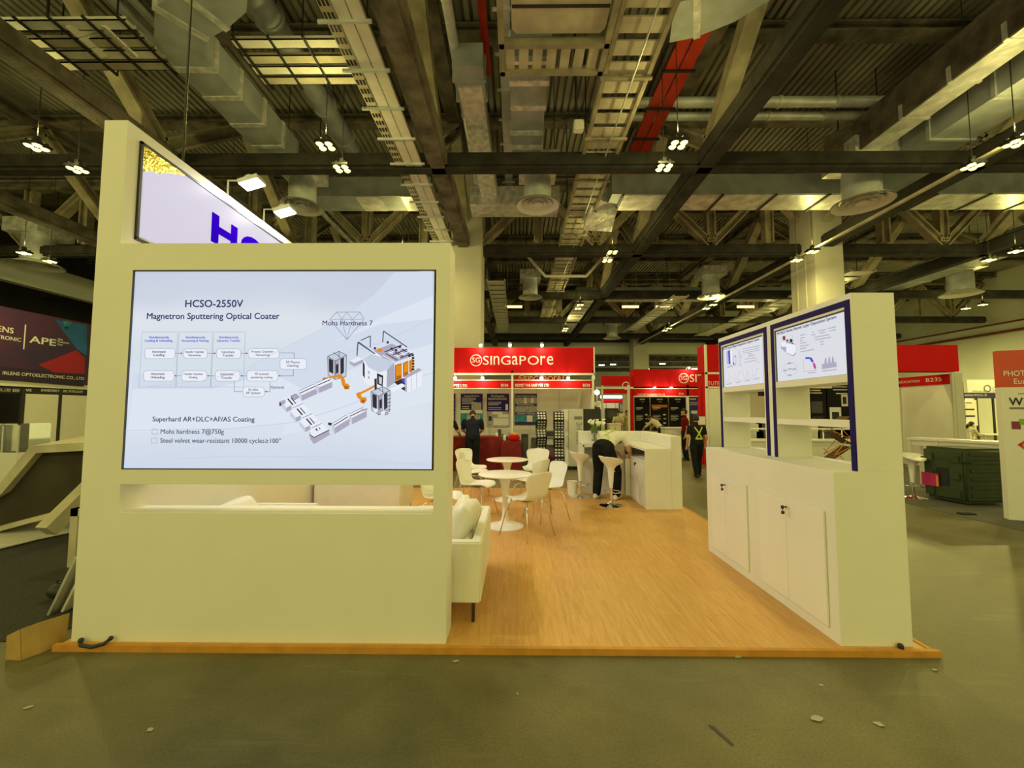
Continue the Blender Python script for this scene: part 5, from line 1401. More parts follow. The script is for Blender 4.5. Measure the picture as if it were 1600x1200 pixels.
def counter(px0, px1, py0, py1, y, lab, d=.5):
    p = at_y(px0, py1, y); q = at_y(px1, py0, y)
    t = thing('info_counter', lab, 'counter', ((p.x+q.x)/2, y, 0))
    b = MB(); b.box(p.x, q.x, y, y+d, 0, q.z-.04); part(t, 'body', b, 'panel_white')
    b = MB(); b.box(p.x-.03, q.x+.03, y-.03, y+d+.03, q.z-.04, q.z); part(t, 'top', b, 'white_gloss')
    b = MB(); b.box((p.x+q.x)/2-.01, (p.x+q.x)/2+.01, y-.005, y, .1, q.z-.15); part(t, 'door_gap', b, 'grey_ink')
counter(1040, 1074, 668, 700, 16.5, 'white counter in front of the rightmost black poster')
counter(953, 970, 662, 690, 19.0, 'small white counter before the far-left visitors')
t = thing('easel_board', 'white folding sign board standing on the floor beside the walking person', 'sign board', (5.0, 14.5, 0))
b = MB(); p = at_y(1058,700,14.5); b.prism([(p.x-.25,14.4,.0),(p.x+.2,14.5,.0),(p.x+.32,14.7,1.0),(p.x-.1,14.6,1.0)], (.03,.05,0)); part(t, 'board', b, 'panel_white')
b = MB(); b.tube([(p.x+.3,14.7,.95),(p.x+.5,15.1,0)], .015, 6); b.tube([(p.x-.05,14.65,.95),(p.x-.1,15.1,0)], .015, 6); part(t, 'leg', b, 'alu')
# ---- third red stand, far
B3 = 26.0
t = thing('exhibition_stand', 'farthest red-fronted stand between the two big red signs', 'exhibition stand', (6.3, 27, 0))
a = at_y(941.5, 600, B3).x; c = at_y(990, 600, B3).x
b = MB(); b.box(a, c, B3, B3+.5, 3.20, 3.80); part(t, 'red_box', b, 'red_fascia')
b = MB(); b.box(a, c, B3+.1, B3+.2, 2.72, 3.0); b.box(a+.1, c, B3+1.0, B3+1.1, 2.15, 2.38); part(t, 'name_board', b, 'red_fascia')
b = MB(); b.box(a+.05, c-.5, B3+.9, B3+.95, 2.46, 2.62); part(t, 'lit_strip', b, 'lamp_white', label='bright white light strip')
b = MB(); b.flat = True; e = at_y(972, 602, B3-.01); ring2d(b, (e.x+.25, B3-.01, 3.2), XA, ZA, .25, .05, 0); unicase(b, 'SI', (e.x+.6, B3-.01, 3.2), XA, ZA, .5, .3, 0); part(t, 'lettering', b, 'pale_print')
for k in range(3):
    b = MB(); b.box(a+.15+k*.62, a+.72+k*.62, B3+2.5, B3+2.55, 0, 2.3); part(t, 'wall_panel', b, 'panel_white')
b = MB(); b.box(a-.1, a, B3-.2, B3, 0, 3.2); part(t, 'post', b, 'column_paint')
px_poster(967, 978, 630, 645, B3+2.4, 'black poster on the back wall of the farthest stand', 'black_poster', [(.1,.9,.1,.9,'t')])
t = thing('dark_display', 'dark monitor bank at the left of the farthest stand', 'display', (at_y(956,665,B3+1.5).x, B3+1.5, 0))
p = at_y(947,690,B3+1.5); q = at_y(966,638,B3+1.5); b = MB(); b.box(p.x, q.x, B3+1.5, B3+1.9, 0, q.z); part(t, 'body', b, 'black_plastic'); b = MB(); b.box(p.x+.1,q.x-.1,B3+1.49,B3+1.5,q.z-.6,q.z-.1); part(t, 'screen', b, 'dark_grey')
p = at_y(933, 613, 24)
t = thing('notice_stand', 'post with stacked notice sheets and a small bright lamp, right of the left red stand', 'notice stand', (p.x, 24, 0))
b = MB(); b.box(p.x-.03, p.x+.03, 24.03, 24.09, 0, p.z-.1); part(t, 'pole', b, 'alu')
for k in range(3):
    q = at_y(933, 628+k*8, 24); b = MB(); b.box(q.x-.17, q.x+.17, 24, 24.03, q.z-.22, q.z); part(t, 'sheet', b, 'panel_white' if k != 1 else 'dark_grey')
b = MB(); b.ell((p.x,24.04,p.z), (.15,.15,.15), 10); part(t, 'lamp', b, 'bulb', smooth=True)
# ---- corner stand behind the cabinet
B4 = 13.0
t = thing('exhibition_stand', 'corner stand with tall red sign boxes and white panels, behind the display cabinet', 'exhibition stand', (9, 14, 0))
cx = at_y(1103,560,B4).x; cl = at_y(1090,560,B4).x
b = MB(); b.box(cx, 9.6, B4, B4+.62, 2.86, 3.72); part(t, 'red_box', b, 'red_fascia')
b = MB(); b.box(cx, 9.6, B4, B4+.06, 2.42, 2.80); b.box(cx-.0, cx+.06, B4+.06, B4+.62, 2.42, 2.8); part(t, 'name_board', b, 'red_fascia')
b = MB(); b.box(cx-.03, 9.6, B4-.012, B4+.02, 2.80, 2.86); b.box(cx-.03, cx+.03, B4-.012, B4+.05, 0, 3.72); b.box(cx-.03, 9.6, B4-.012, B4+.02, 2.37, 2.42); part(t, 'frame', b, 'panel_white')
b = MB(); b.flat = True; text(b, 'TUTE OPTICS ASSOCIATION', at_y(1106,602,B4-.014), XA, ZA, w=1.9, h=.12); part(t, 'lettering', b, 'pale_print')
b = MB(); b.box(cx-.02, cx+.02, B4+.06, B4+.28, 0, 2.42); b.box(cx-.02, cx+.02, B4+.36, B4+.60, 0, 2.42); parts(t, 'red_pillar', b, 'red_fascia')
b = MB(); b.box(cx+.05, 7.1, B4+.02, B4+.06, 0, 2.37); part(t, 'wall_panel', b, 'panel_white')
b = MB(); b.box(8.2, 12.3, 15.2, 15.25, 0, 2.5); part(t, 'back_panel', b, 'panel_white')
p = at_y(1096, 661, B4-.02); b = MB(); b.box(p.x-.13, p.x+.12, B4-.03, B4-.012, p.z-.05, p.z+.2); solo('paper_notice', b, 'panel_white', 'white paper notice taped at the corner post of the red corner stand', 'notice')
px_poster(1255, 1291, 602, 672, 13.6, 'black poster seen through the nearer cabinet niche, left of two', 'black_poster', [(.1,.13,.1,.75,1),(.16,.185,.1,.8,1),(.36,.62,.35,.8,2),(.7,.72,.4,.8,2)], mats=['pale_print','dark_grey','teal_poster','ink'])
px_poster(1292.5, 1345, 598, 672, 13.6, 'black poster with small white pictures, seen through the nearer cabinet niche', 'black_poster', [(.06,.12,.05,.18,1),(.08,.1,.2,.6,1),(.14,.16,.2,.6,1),(.22,.24,.28,.6,1),(.25,.5,.42,.6,1),(.52,.85,.08,.40,1),(.3,.45,.46,.56,4),(.62,.78,.14,.34,4)], mats=['pale_print','dark_grey','teal_poster','ink'])
px_poster(1168, 1200, 612, 619, 13.5, 'white fascia strip with a black cloud sign seen through the farther niche', 'panel_white', [(.0,1,.5,1,4)], name='strip_sign')
t = thing('low_barrier', 'long white counter with a rail behind the cabinet niches', 'counter', (9, 10.5, 0))
p = at_y(1160,735,10.5); q = at_y(1345,690,10.5); b = MB(); b.box(p.x, q.x, 10.5, 10.55, 0, q.z); part(t, 'front', b, 'panel_white')
b = MB(); b.box(p.x, q.x, 10.45, 10.95, q.z, q.z+.04); part(t, 'top', b, 'white_gloss')
b = MB(); b.tube([(p.x,10.7,q.z+.30),(q.x,10.7,q.z+.30)], .02, 8)
for k in range(6): x = p.x+.3+k*(q.x-p.x-.6)/5; b.tube([(x,10.7,q.z+.04),(x,10.7,q.z+.3)], .015, 6)
part(t, 'rail', b, 'white_gloss')
for i, px in enumerate((1178, 1190, 1265, 1285)):
    p = at_y(px, 668, 11.6); b = MB(); b.box(p.x-.2, p.x+.2, 11.5, 11.8, 0, p.z+.15); b.box(p.x-.15, p.x+.15, 11.48, 11.5, p.z-.1, p.z+.1)
    solo('equipment_box', b, 'dark_grey' if i % 2 else 'alu', ['pale equipment case seen through the farther niche','dark equipment case seen through the farther niche','pale equipment case seen through the lower nearer niche, left','dark equipment case seen through the lower nearer niche, right'][i], 'equipment')
t = thing('folding_rack', 'brown folding literature stand seen through the lower nearer niche', 'brochure rack', (at_y(1314,735,9.4).x, 9.4, 0))
x = at_y(1314,735,9.4).x; b = MB()
for k in range(4):
    z = .3+k*.33; s = 1 if k % 2 else -1
    b.add([(x-.20*s,9.3,z),(x-.20*s,9.62,z),(x+.20*s,9.62,z+.26),(x+.20*s,9.3,z+.26)], [(0,1,2,3)])
part(t, 'tray', b, 'brown_wood', solid=.01)
b = MB()
for k in range(4):
    z = .05+k*.33; s = 1 if k % 2 else -1
    for y in (9.3, 9.62): b.tube([(x-.2*s,y,z+.2),(x+.2*s,y,z)], .009, 6); b.tube([(x+.2*s,y,z),(x-.2*s,y,z+.46)], .009, 6)
b.box(x-.25,x+.25,9.28,9.64,.0,.03)
part(t, 'scissor_frame', b, 'orange_trim')
# ---- right-hand red fascia stand B235
t = thing('exhibition_stand', 'stand at the right with a plain red fascia box and slanting name strip B235', 'exhibition stand', (12, 13, 0))
b = MB(); b.box(10.3, 12.58, 12.0, 12.4, 2.80, 3.56); part(t, 'red_box', b, 'red_fascia')
b = MB(); b.box(12.38, 12.42, 12.05, 16.5, 0, 2.45)
part(t, 'side_wall', b, 'panel_white')
b = MB(); b.box(12.36, 12.42, 12.05, 16.5, 2.45, 2.74); part(t, 'name_strip', b, 'red_fascia')
b = MB(); b.flat = True
def yt(st, y0, y1, z, h): text(b, st, (12.355, y0, z), -YA, ZA, w=y0-y1, h=h)
yt('SCIENCE AND TECHNOLOGY ASSOCIATION', 15.4, 12.95, 2.56, .075); yt('B235', 12.75, 12.28, 2.55, .11)
part(t, 'lettering', b, 'pale_print')
b = MB()
for y in (12.0, 13.62, 15.2): b.box(12.36, 12.43, y, y+.05, 0, 2.78)
b.box(12.44, 12.66, 12.0, 12.06, 0, 2.75)
part(t, 'post', b, 'column_paint')
p = at_z(1409, 690, .9)
# bar table
t = thing('bar_table', 'long white bar table running behind the green case', 'table', (8.6, 9.2, 0))
b = MB(); A = at_y(1418, 686, 9.7); Bq = at_y(1566, 698, 8.3)
A.z = 1.03; Bq.z = 1.03; d = (Bq-A).normalized(); s = Vector((-d.y, d.x, 0))
for k, z in ((0, 1.0),): b.prism([A-s*.02, Bq-s*.02, Bq+s*.45, A+s*.45], (0,0,.05))
part(t, 'top', b, 'white_gloss')
b = MB(); b.prism([A+s*.02-ZA*.12, Bq+s*.02-ZA*.12, Bq+s*.05-ZA*.12, A+s*.05-ZA*.12], (0,0,.12)); part(t, 'apron', b, 'panel_white')
for f in (.02, .34, .98):
    for e in (.03, .42):
        if f == .34 and e > .1: continue
        q = A+d*(Bq-A).length*f+s*e; b = MB(); b.box(q.x-.03, q.x+.03, q.y-.03, q.y+.03, .006, 1.03); part(t, 'leg', b, 'panel_white')
# green transport case
t = thing('transport_case', 'dark green ribbed plastic transport case with a magenta tag', 'case', (8.35, 8.0, .006), radians(0))
b = MB(); b.box(-.42,.42,-.38,.38,.03,1.0); part(t, 'shell', b, 'green_case', world=False, bevel=.06, seg=3, smooth=40)
b = MB()
for k in range(6): z = .14+k*.145; b.box(-.34,.36,-.40,-.37,z,z+.07)
parts(t, 'rib', b, 'green_case', world=False, bevel=.012, smooth=40)
b = MB(); b.box(-.43,.43,-.39,.39,.76,.80); part(t, 'lid_seam', b, 'green_case', world=False, bevel=.01)
for z in (.80, .5, .18):
    for y in (-.24, .2):
        b = MB(); b.box(-.445,-.415,y-.06,y+.06,z-.07,z+.07); part(t, 'latch', b, 'green_case', world=False, bevel=.012)
b = MB(); b.box(-.43,-.418,-.10,.10,.30,.62); part(t, 'recess', b, 'black_plastic', world=False)
b = MB(); b.box(-.452,-.446,.05,.36,.26,.50); part(t, 'tag', b, 'magenta_tag', world=False, label='magenta paper tag'); b = MB(); b.box(-.455,-.4525,.055,.095,.27,.46); part(t, 'tag_edge', b, 'orange_tag', world=False)
t['category'] = 'case'
t.rotation_euler = (0,0,radians(4))
# photonics panel
t = thing('totem_panel', 'tall pale sponsor panel with an orange-red head reading PHOTONICS, right edge', 'sign panel', (7.9, 6.4, 0))
P0 = at_z(1577, 812, .01); dq = Vector((1, -.42, 0)).normalized(); n = Vector((-dq.y, dq.x, 0))*-1
if n.y > 0: n = -n
TZ = 2.62; Wd = 1.0
b = MB(); b.prism([P0+ZA*.0, P0+dq*Wd, P0+dq*Wd-n*.12, P0-n*.12], (0,0,TZ-.58)); part(t, 'panel', b, 'panel_white')
b = MB(); b.prism([P0+ZA*(TZ-.58), P0+dq*Wd+ZA*(TZ-.58), P0+dq*Wd-n*.12+ZA*(TZ-.58), P0-n*.12+ZA*(TZ-.58)], (0,0,.58)); part(t, 'head', b, 'brick_red')
b = MB(); b.flat = True
def tp(u, z): return P0+dq*u+ZA*z+n*.004
text(b, 'PHOTONICS', tp(.05, 2.215), dq, ZA, w=.52, h=.085, m=0, bold=.02); text(b, 'Europe', tp(.16, 2.09), dq, ZA, w=.28, h=.085, m=0, bold=.01)
text(b, 'powered by', tp(.20, 1.93), dq, ZA, w=.20, m=1); text(b, 'W3', tp(.09, 1.76), dq, ZA, w=.22, h=.12, m=1, bold=.02); ring2d(b, tp(.36, 1.84), dq, ZA, .035, .009, 2)
b.poly([tp(.09,1.70),tp(.7,1.70),tp(.7,1.73),tp(.09,1.73)], 2); b.poly([tp(.34,1.76),tp(.7,1.76),tp(.7,1.775),tp(.34,1.775)], 2)
b.poly([tp(.10,1.39),tp(.20,1.39),tp(.20,1.51),tp(.10,1.51)], 3); b.poly([q+n*.001 for q in (tp(.19,1.46),tp(.30,1.46),tp(.30,1.55),tp(.19,1.55))], 4); text(b, 'EPIC', tp(.33, 1.45), dq, ZA, w=.26, h=.09, m=2)
for a_, c_ in (((.18,1.15),(.31,1.27)),((.18,1.15),(.33,.99)),((.33,.99),(.44,1.09))):
    a = tp(*a_); c = tp(*c_); e = (c-a).normalized(); w = e.cross(n)*.020; b.poly([a-w-e*.02,a+w-e*.02,c+w+e*.02,c-w+e*.02], 5)
text(b, 'IVAM', tp(.28, 1.12), dq, ZA, w=.24, h=.09, m=1)
part(t, 'print', b, ['pale_print','ink','grey_ink','wine_print','olive_print','brick_red'])
b = MB(); b.box(7.2,7.42,6.95,7.05,.006,.03); solo('cable_cover', b, 'black_plastic', 'black flat object on the carpet beside the sponsor panel', 'floor box')
# navy fascia stand with the seated person
B5 = 18.0
t = thing('exhibition_stand', 'pale stand with a navy name board behind the seated person, right edge', 'exhibition stand', (20, 19, 0))
xa = at_y(1500,620,B5).x; xb = at_y(1600,620,B5).x
b = MB(); b.box(xa, xb, B5, B5+.05, 2.22, 2.45); part(t, 'name_board', b, 'navy_fascia')
b = MB(); b.box(at_y(1511,600,B5+.6).x, xb, B5+.6, B5+.65, 2.5, 3.05); part(t, 'header', b, 'white_gloss')
b = MB()
for px in (1506, 1526, 1552): x = at_y(px,650,B5+2).x; b.box(x-.04, x+.04, B5+1.95, B5+2.0, 0, 2.5)
x = at_y(1507,650,B5).x; b.box(x-.04, x+.04, B5, B5+.06, 0, 2.9); part(t, 'post', b, 'black_metal')
b = MB(); b.box(xa-.4, xb, B5+2.0, B5+2.05, 0, 2.5); part(t, 'back_wall', b, 'panel_white')
b = MB(); b.flat = True; text(b, 'SHANGHAI OPTICS CO., LTD', at_y(1507,619,B5-.006), XA, ZA, w=.95, h=.09, m=0); q = at_y(1543,607,B5+.59); ring2d(b, q, XA, ZA, .16, .05, 1); text(b, 'OTE', q+XA*.22-ZA*.08, XA, ZA, w=.42, m=1); text(b, 'PRECISION OPTICS', at_y(1520,612.5,B5+.59), XA, ZA, w=1.0, h=.06, m=1); part(t, 'lettering', b, ['pale_print','grey_ink'])
px_poster(1508.5, 1525, 625, 665, B5+1.9, 'pale green poster with two dark lens pictures behind the seated person', 'panel_white', [(.1,.13,.1,.6,4),(.34,.40,.05,.8,4),(.60,.66,.05,.8,4)])
t = thing('white_table', 'white table in front of the seated person', 'table', (19.6, 17.3, 0))
x = at_y(1530,680,17.2).x
b = MB(); b.box(x, x+1.6, 17.0, 17.6, .72, .76); part(t, 'top', b, 'white_gloss')
for px in (x+.05, x+1.55):
    for y in (17.05, 17.55): b = MB(); b.box(px-.02, px+.02, y-.02, y+.02, .006, .72); part(t, 'leg', b, 'alu')
t = thing('stand_chair', 'light chair the woman at the right edge sits on', 'chair', (at_y(1518,690,17).x, 17.0, 0))
x = t.location.x
b = MB(); b.box(x-.22, x+.22, 16.8, 17.2, .43, .46); part(t, 'seat', b, 'white_plastic')
b = MB(); b.box(x-.25, x-.21, 16.8, 17.2, .46, .85); part(t, 'backrest', b, 'white_plastic')
for sx in (-.2,.2):
    for sy in (16.83,17.17): b = MB(); b.tube([(x+sx,sy,.43),(x+sx*1.1,sy,.006)], .012, 6); part(t, 'leg', b, 'chrome')
# ---- left: big dark sign stand
XL = -18.9
t = thing('exhibition_stand', 'stand at the left edge with a huge dark violet, blue and red sign', 'exhibition stand', (-18.9, 18, 0))
b = MB(); ya, yb = 11.5, 18.62
b.box(XL-.4, XL, ya, yb, 2.75, 5.46); part(t, 'sign_box', b, 'ape_violet')
b = MB(); b.flat = True
e = .006
L_ = lambda x, y: at_x(x, y, XL+e)
b.poly([L_(85,499), L_(136,508), L_(135.5,556), L_(120,545)], 0); b.poly([L_(98,501), L_(112,503), L_(103,518)], 1)
b.poly([L_(133,560), L_(119.5,547), L_(60,570), L_(85,582), L_(132,584)], 2)
b.poly([L_(-60,566), L_(132.5,586), L_(131,604), L_(-60,588)], 3)
part(t, 'sign_print', b, ['ape_blue','teal_poster','ape_red','ape_strip'])
b = MB(); b.flat = True
e = .012
def ytx(st, p0, p1, h=None, bold=.02):
    a = L_(*p0); c = L_(*p1); text(b, st, a, YA, ZA, w=c.y-a.y, h=h, bold=bold)
ytx('APE', (46,535), (87,539), h=.27, bold=.03); ytx('APE', (39,611.5),(49,612), h=.1); ytx('IRLENS', (-26,514),(21,519)); ytx('OPTOELECTRONIC', (-62,521),(33,528)); ytx('IRLENS OPTOELECTRONIC CO., LTD', (4,585),(131,594)); ytx('Asia', (90,531),(98,532)); ytx('Photonics', (90,535),(108,537)); ytx('Expo', (90,539),(98,540))
b.poly([L_(39,507), L_(41,507.3), L_(38,546), L_(36,545.5)])
ytx('SHANDONG PACIFIC PETROLEUM', (64,611.5),(129,613), h=.1); ytx('CO., LTD  B324', (-5,611),(30,611.3), h=.1)
part(t, 'lettering', b, 'pale_print')
b = MB(); b.box(XL-.35, XL-.05, ya, yb, 2.55, 2.75); part(t, 'light_band', b, 'panel_white')
b = MB(); b.box(XL-.06, XL+.0, ya, yb, 2.28, 2.50); part(t, 'name_board', b, 'black_plastic')
for p0, p1 in ((36,90),(94,150)):
    a = at_x(p0,650,XL); c = at_x(p1,650,XL); b = MB(); b.box(XL-.05, XL, a.y, c.y, 0, 2.28); part(t, 'wall_panel', b, 'panel_white')
b = MB()
for px in (34, 92): a = at_x(px,650,XL); b.box(XL-.05, XL+.02, a.y-.06, a.y+.06, 0, 2.5)
part(t, 'post', b, 'black_metal')
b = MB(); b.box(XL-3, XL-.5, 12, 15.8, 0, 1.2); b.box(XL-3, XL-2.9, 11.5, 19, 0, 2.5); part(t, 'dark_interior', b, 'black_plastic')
t = thing('glass_showcase', 'small glass-topped showcase at the left edge before the dark sign', 'showcase', (-10.5, 9.5, 0))
p = at_y(2, 690, 9.5); q = at_y(30, 662, 9.5)
b = MB(); b.box(p.x-.6, q.x, 9.5, 10.2, .006, p.z-.25); part(t, 'base', b, 'panel_white')
b = MB(); b.box(p.x-.58, q.x-.02, 9.52, 10.18, p.z-.25, q.z); part(t, 'glass_top', b, 'glass')
b = MB()
for x in (p.x, q.x-.03): b.box(x, x+.03, 9.5, 9.53, p.z-.25, q.z)
b.box(p.x-.6, q.x, 9.5, 9.53, q.z-.03, q.z); part(t, 'edge', b, 'alu')

# ================================================================ people
def seg_dist(p, a, c):
    d = c-a; t_ = max(0, min(1, (p-a).dot(d)/max(d.length_squared, 1e-9))); return (p-(a+d*t_)).length
def person(lab, loc, rz, h=1.72, lean=0., nod=15., L=None, bulk=1.12, back=0., R=None, stride=0., shirt='shirt_black', trouser='trouser_black', sleeve=.5, vox=.014, sit=False, hair_long=False, extra=None, spread=.1, twist=0., headturn=0.):
    t = thing('person', lab, 'person', loc, rz)
    s = h/1.72; V = Vector
    ln_ = radians(lean); d = V((0, sin(ln_), cos(ln_))); fwd = V((0, cos(ln_), -sin(ln_)))
    pel = V((0, -back, .93)) if not sit else V((0, 0, .55))
    lat = V((cos(twist), sin(twist), 0))
    W_ = pel+d*.17; Cc = pel+d*.36; Nb = pel+d*.50
    nd = radians(nod+lean); hd = V((sin(headturn)*sin(nd), sin(nd), cos(nd))); N_ = Nb+hd*.07; Hc = Nb+hd*.20
    face = V((sin(headturn), cos(nd), -sin(nd))).normalized()
    sh = {k: Nb-d*.055+lat*k*.18*bulk for k in (-1, 1)}
    el = {-1: V(L[0]) if L else sh[-1]+V((-.06,-.03,-.28)), 1: V(R[0]) if R else sh[1]+V((.06,-.03,-.28))}
    wr = {-1: V(L[1]) if L else el[-1]+V((-.0,.08,-.24)), 1: V(R[1]) if R else el[1]+V((.0,.08,-.24))}
    hip = {k: pel+lat*k*.09-V((0,0,.03)) for k in (-1, 1)}
    if sit:
        kn = {k: V((k*.11, .44, .52)) for k in (-1, 1)}; an = {k: V((k*.10, .50+.08*k, .08)) for k in (-1, 1)}
    else:
        kn = {k: V((k*spread, .03+stride*.5*k, .49)) for k in (-1, 1)}; an = {k: V((k*spread, -.02+stride*k, .085)) for k in (-1, 1)}
    b = MB(); S = []          # S: segments for clothing regions
    def cap(p, q, r1, r2, tag, n=12):
        p = V(p); q = V(q); dd = (q-p).normalized()
        b.tube([p-dd*r1*.9, p-dd*r1*.6, p, (p+q)/2, q, q+dd*r2*.6, q+dd*r2*.9], [r1*.4, r1*.8, r1, (r1+r2)/2*1.03, r2, r2*.8, r2*.4], n); S.append((p, q, (r1+r2)/2, tag))
    rings = []
    for c, w, dp in ((pel-d*.09,.12,.09),(pel-d*.03,.168,.118),(pel+d*.06,.16,.112),(W_,.148,.102),(pel+d*.27,.158,.11),(Cc,.178,.118),(Nb-d*.07,.168,.10),(Nb-d*.02,.11,.075),(Nb+d*.02,.06,.06)):
        rings.append([c+lat*cos(2*pi*k/18)*w*(bulk if w > .07 else 1)+fwd*sin(2*pi*k/18)*dp*(bulk if w > .07 else 1) for k in range(18)])
    b.loft(rings)
    S.append((pel-d*.10, pel+d*.03, .16, 'T')); S.append((pel+d*.10, Nb-d*.03, .16, 'S'))
    cap(Nb-d*.03, N_+hd*.05, .06, .052, 'K')
    q = face; r3 = q.cross(hd).normalized(); rot = Matrix((r3, q, hd)).transposed()
    b.ell(Hc, (.074,.092,.112), 16, rot=rot); b.ell(Hc-hd*.055+q*.022, (.056,.066,.062), 12, rot=rot); b.ell(Hc-hd*.012+q*.098, (.013,.016,.024), 8, rot=rot)
    for k in (-1, 1): b.ell(Hc+r3*k*.076-hd*.01, (.012,.022,.034), 8, rot=rot)
    S.append((Hc-hd*.06, Hc+hd*.06, .09, 'K'))
    fingers = MB()
    for k in (-1, 1):
        cap(sh[k], el[k], .060*bulk, .046*bulk, 'S' if sleeve else 'K')
        m = sh[k].lerp(el[k], sleeve*1.6) if sleeve < .65 else None
        if m is not None: S.pop(); S.append((sh[k], m, .05, 'S')); S.append((m, el[k], .05, 'K'))
        cap(el[k], wr[k], .041, .029, 'K' if sleeve < .9 else 'S')
        hdv = (wr[k]-el[k]).normalized(); up = lat*k; pn = hdv.cross(up).normalized() if abs(hdv.dot(up)) < .95 else V((0,0,1)); sd = pn.cross(hdv).normalized()
        cap(wr[k], wr[k]+hdv*.075, .028, .033, 'K')
        pk = wr[k]+hdv*.08
        for j, fl in enumerate((.062, .074, .070, .055)):
            a0 = pk+sd*(-.027+.018*j); a1 = a0+hdv*fl*.5-pn*.006*k; a2 = a1+hdv*fl*.4-pn*.02*k
            fingers.tube([a0-hdv*.03, a0, a1, a2], [.009,.0095,.0085,.006], 7)
        th = wr[k]+hdv*.03-sd*.028; fingers.tube([th, th-sd*.022+hdv*.025, th-sd*.026+hdv*.06], [.012,.010,.007], 7)
        cap(hip[k], kn[k], .098*bulk, .074*bulk, 'T'); cap(kn[k], an[k]+V((0,0,.02)), .072*bulk, .062*bulk, 'T'); cap(an[k]+V((0,-.02,-.03)), an[k]+V((0,.10,-.045)), .036, .03, 'T')
    raw = bpy.data.meshes.new('raw'); raw.from_pydata(b.v, [], b.f)
    bm = bmesh.new(); bm.from_mesh(raw); bmesh.ops.recalc_face_normals(bm, faces=bm.faces); bm.to_mesh(raw); bm.free()
    ob = bpy.data.objects.new('raw', raw); COL.objects.link(ob)
    rm = ob.modifiers.new('r', 'REMESH'); rm.mode = 'VOXEL'; rm.voxel_size = vox; rm.use_smooth_shade = True
    sm = ob.modifiers.new('s', 'SMOOTH'); sm.factor = .5; sm.iterations = 3
    dg = bpy.context.evaluated_depsgraph_get(); dg.update()
    me = bpy.data.meshes.new_from_object(ob.evaluated_get(dg), depsgraph=dg)
    bpy.data.objects.remove(ob)
    bm = bmesh.new(); bm.from_mesh(me); nf0 = len(bm.faces)
    fm = bpy.data.meshes.new('f'); fm.from_pydata(fingers.v, [], fingers.f); bm.from_mesh(fm); bm.to_mesh(me); bm.free(); bpy.data.meshes.remove(fm)
    me.materials.clear()
    for m in ('skin', shirt, trouser): me.materials.append(MT[m])
    ix = {'K': 0, 'S': 1, 'T': 2}
    for i, p in enumerate(me.polygons):
        p.use_smooth = True
        if i >= nf0: p.material_index = 0; continue
        c = p.center; p.material_index = ix[min(S, key=lambda e: seg_dist(c, e[0], e[1])-e[2])[3]]
    body = bpy.data.objects.new('body', me); COL.objects.link(body); body.parent = t; me.name = 'body'
    hb = MB(); hb.ell((0,0,0), (.081,.099,.119), 20)
    hb2 = MB(); pts = [Vector(p) for p in hb.v]; keep = []
    for f in hb.f:
        c = sum((pts[i] for i in f), Vector())/len(f)
        if c.z > .035 or (c.y < -.01 and c.z > (-.075 if not hair_long else -.12)) : keep.append(f)
    hb2.v = [tuple(Hc+hd*.008+rot @ p) for p in pts]; hb2.f = keep; hb2.m = [0]*len(keep)
    hair = part(t, 'hair', hb2, 'hair', world=False, smooth=True, solid=-.005)
    if hair_long:
        g = MB(); g.tube([Hc-q*.08-hd*.02, Hc-q*.12-hd*.12, Hc-q*.10-hd*.24], [.05,.045,.02], 10); sub(hair, 'ponytail', g, 'hair', smooth=True)
    g = MB()
    for k in (-1, 1):
        g = MB(); a = an[k]; z0 = .0
        rings = []
        for y, w, z1 in ((-.085,.032,.07),(-.06,.04,.085),(.0,.042,.085),(.06,.045,.06),(.12,.042,.05),(.155,.028,.04)):
            rings.append([V((a.x+w*cos(2*pi*j/12), a.y+y, max(z0+.004, (a.z-.085)+z0+.045+ (z1-.045+.02)*sin(2*pi*j/12)*(.9 if sin(2*pi*j/12) > 0 else .7)))) for j in range(12)])
        g.loft(rings); part(t, 'shoe', g, extra.get('shoe', 'black_plastic') if extra else 'black_plastic', world=False, smooth=60)
    if s != 1: t.scale = (s, s, s)
    return t, dict(pel=pel, Nb=Nb, W=W_, C=Cc, d=d, fwd=fwd, lat=lat, sh=sh, Hc=Hc)
def strap_band(t, pts, w, nrm, mat, name):
    b = MB(); pts = [Vector(p) for p in pts]; n = Vector(nrm)
    for i in range(len(pts)-1):
        dd = (pts[i+1]-pts[i]).normalized(); sd = dd.cross(n).normalized()*w/2
        b.add([pts[i]-sd, pts[i]+sd, pts[i+1]+sd, pts[i+1]-sd], [(0,1,2,3)])
    return part(t, name, b, mat, world=False, solid=.004)
# bending person at the counter
t, k = person('person in a pale T-shirt bending over to reach into the reception counter cupboard', (1.70, 7.95, FL), radians(-38), 1.78, lean=64, nod=52,
              L=((-.14,.50,.82),(.10,.62,.68)), R=((.30,.30,.86),(.32,.40,.62)), shirt='shirt_white', sleeve=.42, vox=.011, stride=.05, extra={'shoe': 'sole'}, spread=.17, back=.14, bulk=1.2)
c = k['C']; up = -k['fwd']
strap_band(t, [k['Nb']+up*.108-k['lat']*.10-k['d']*.06, c+up*.150-k['lat']*.06, k['W']+up*.135+k['lat']*.05, k['pel']+up*.145+k['lat']*.11+k['d']*.06], .022, up, 'hi_vis', 'vest_strap')
strap_band(t, [k['Nb']+up*.108+k['lat']*.10-k['d']*.06, c+up*.150+k['lat']*.06, k['W']+up*.135-k['lat']*.05, k['pel']+up*.145-k['lat']*.11+k['d']*.06], .022, up, 'hi_vis', 'vest_strap')
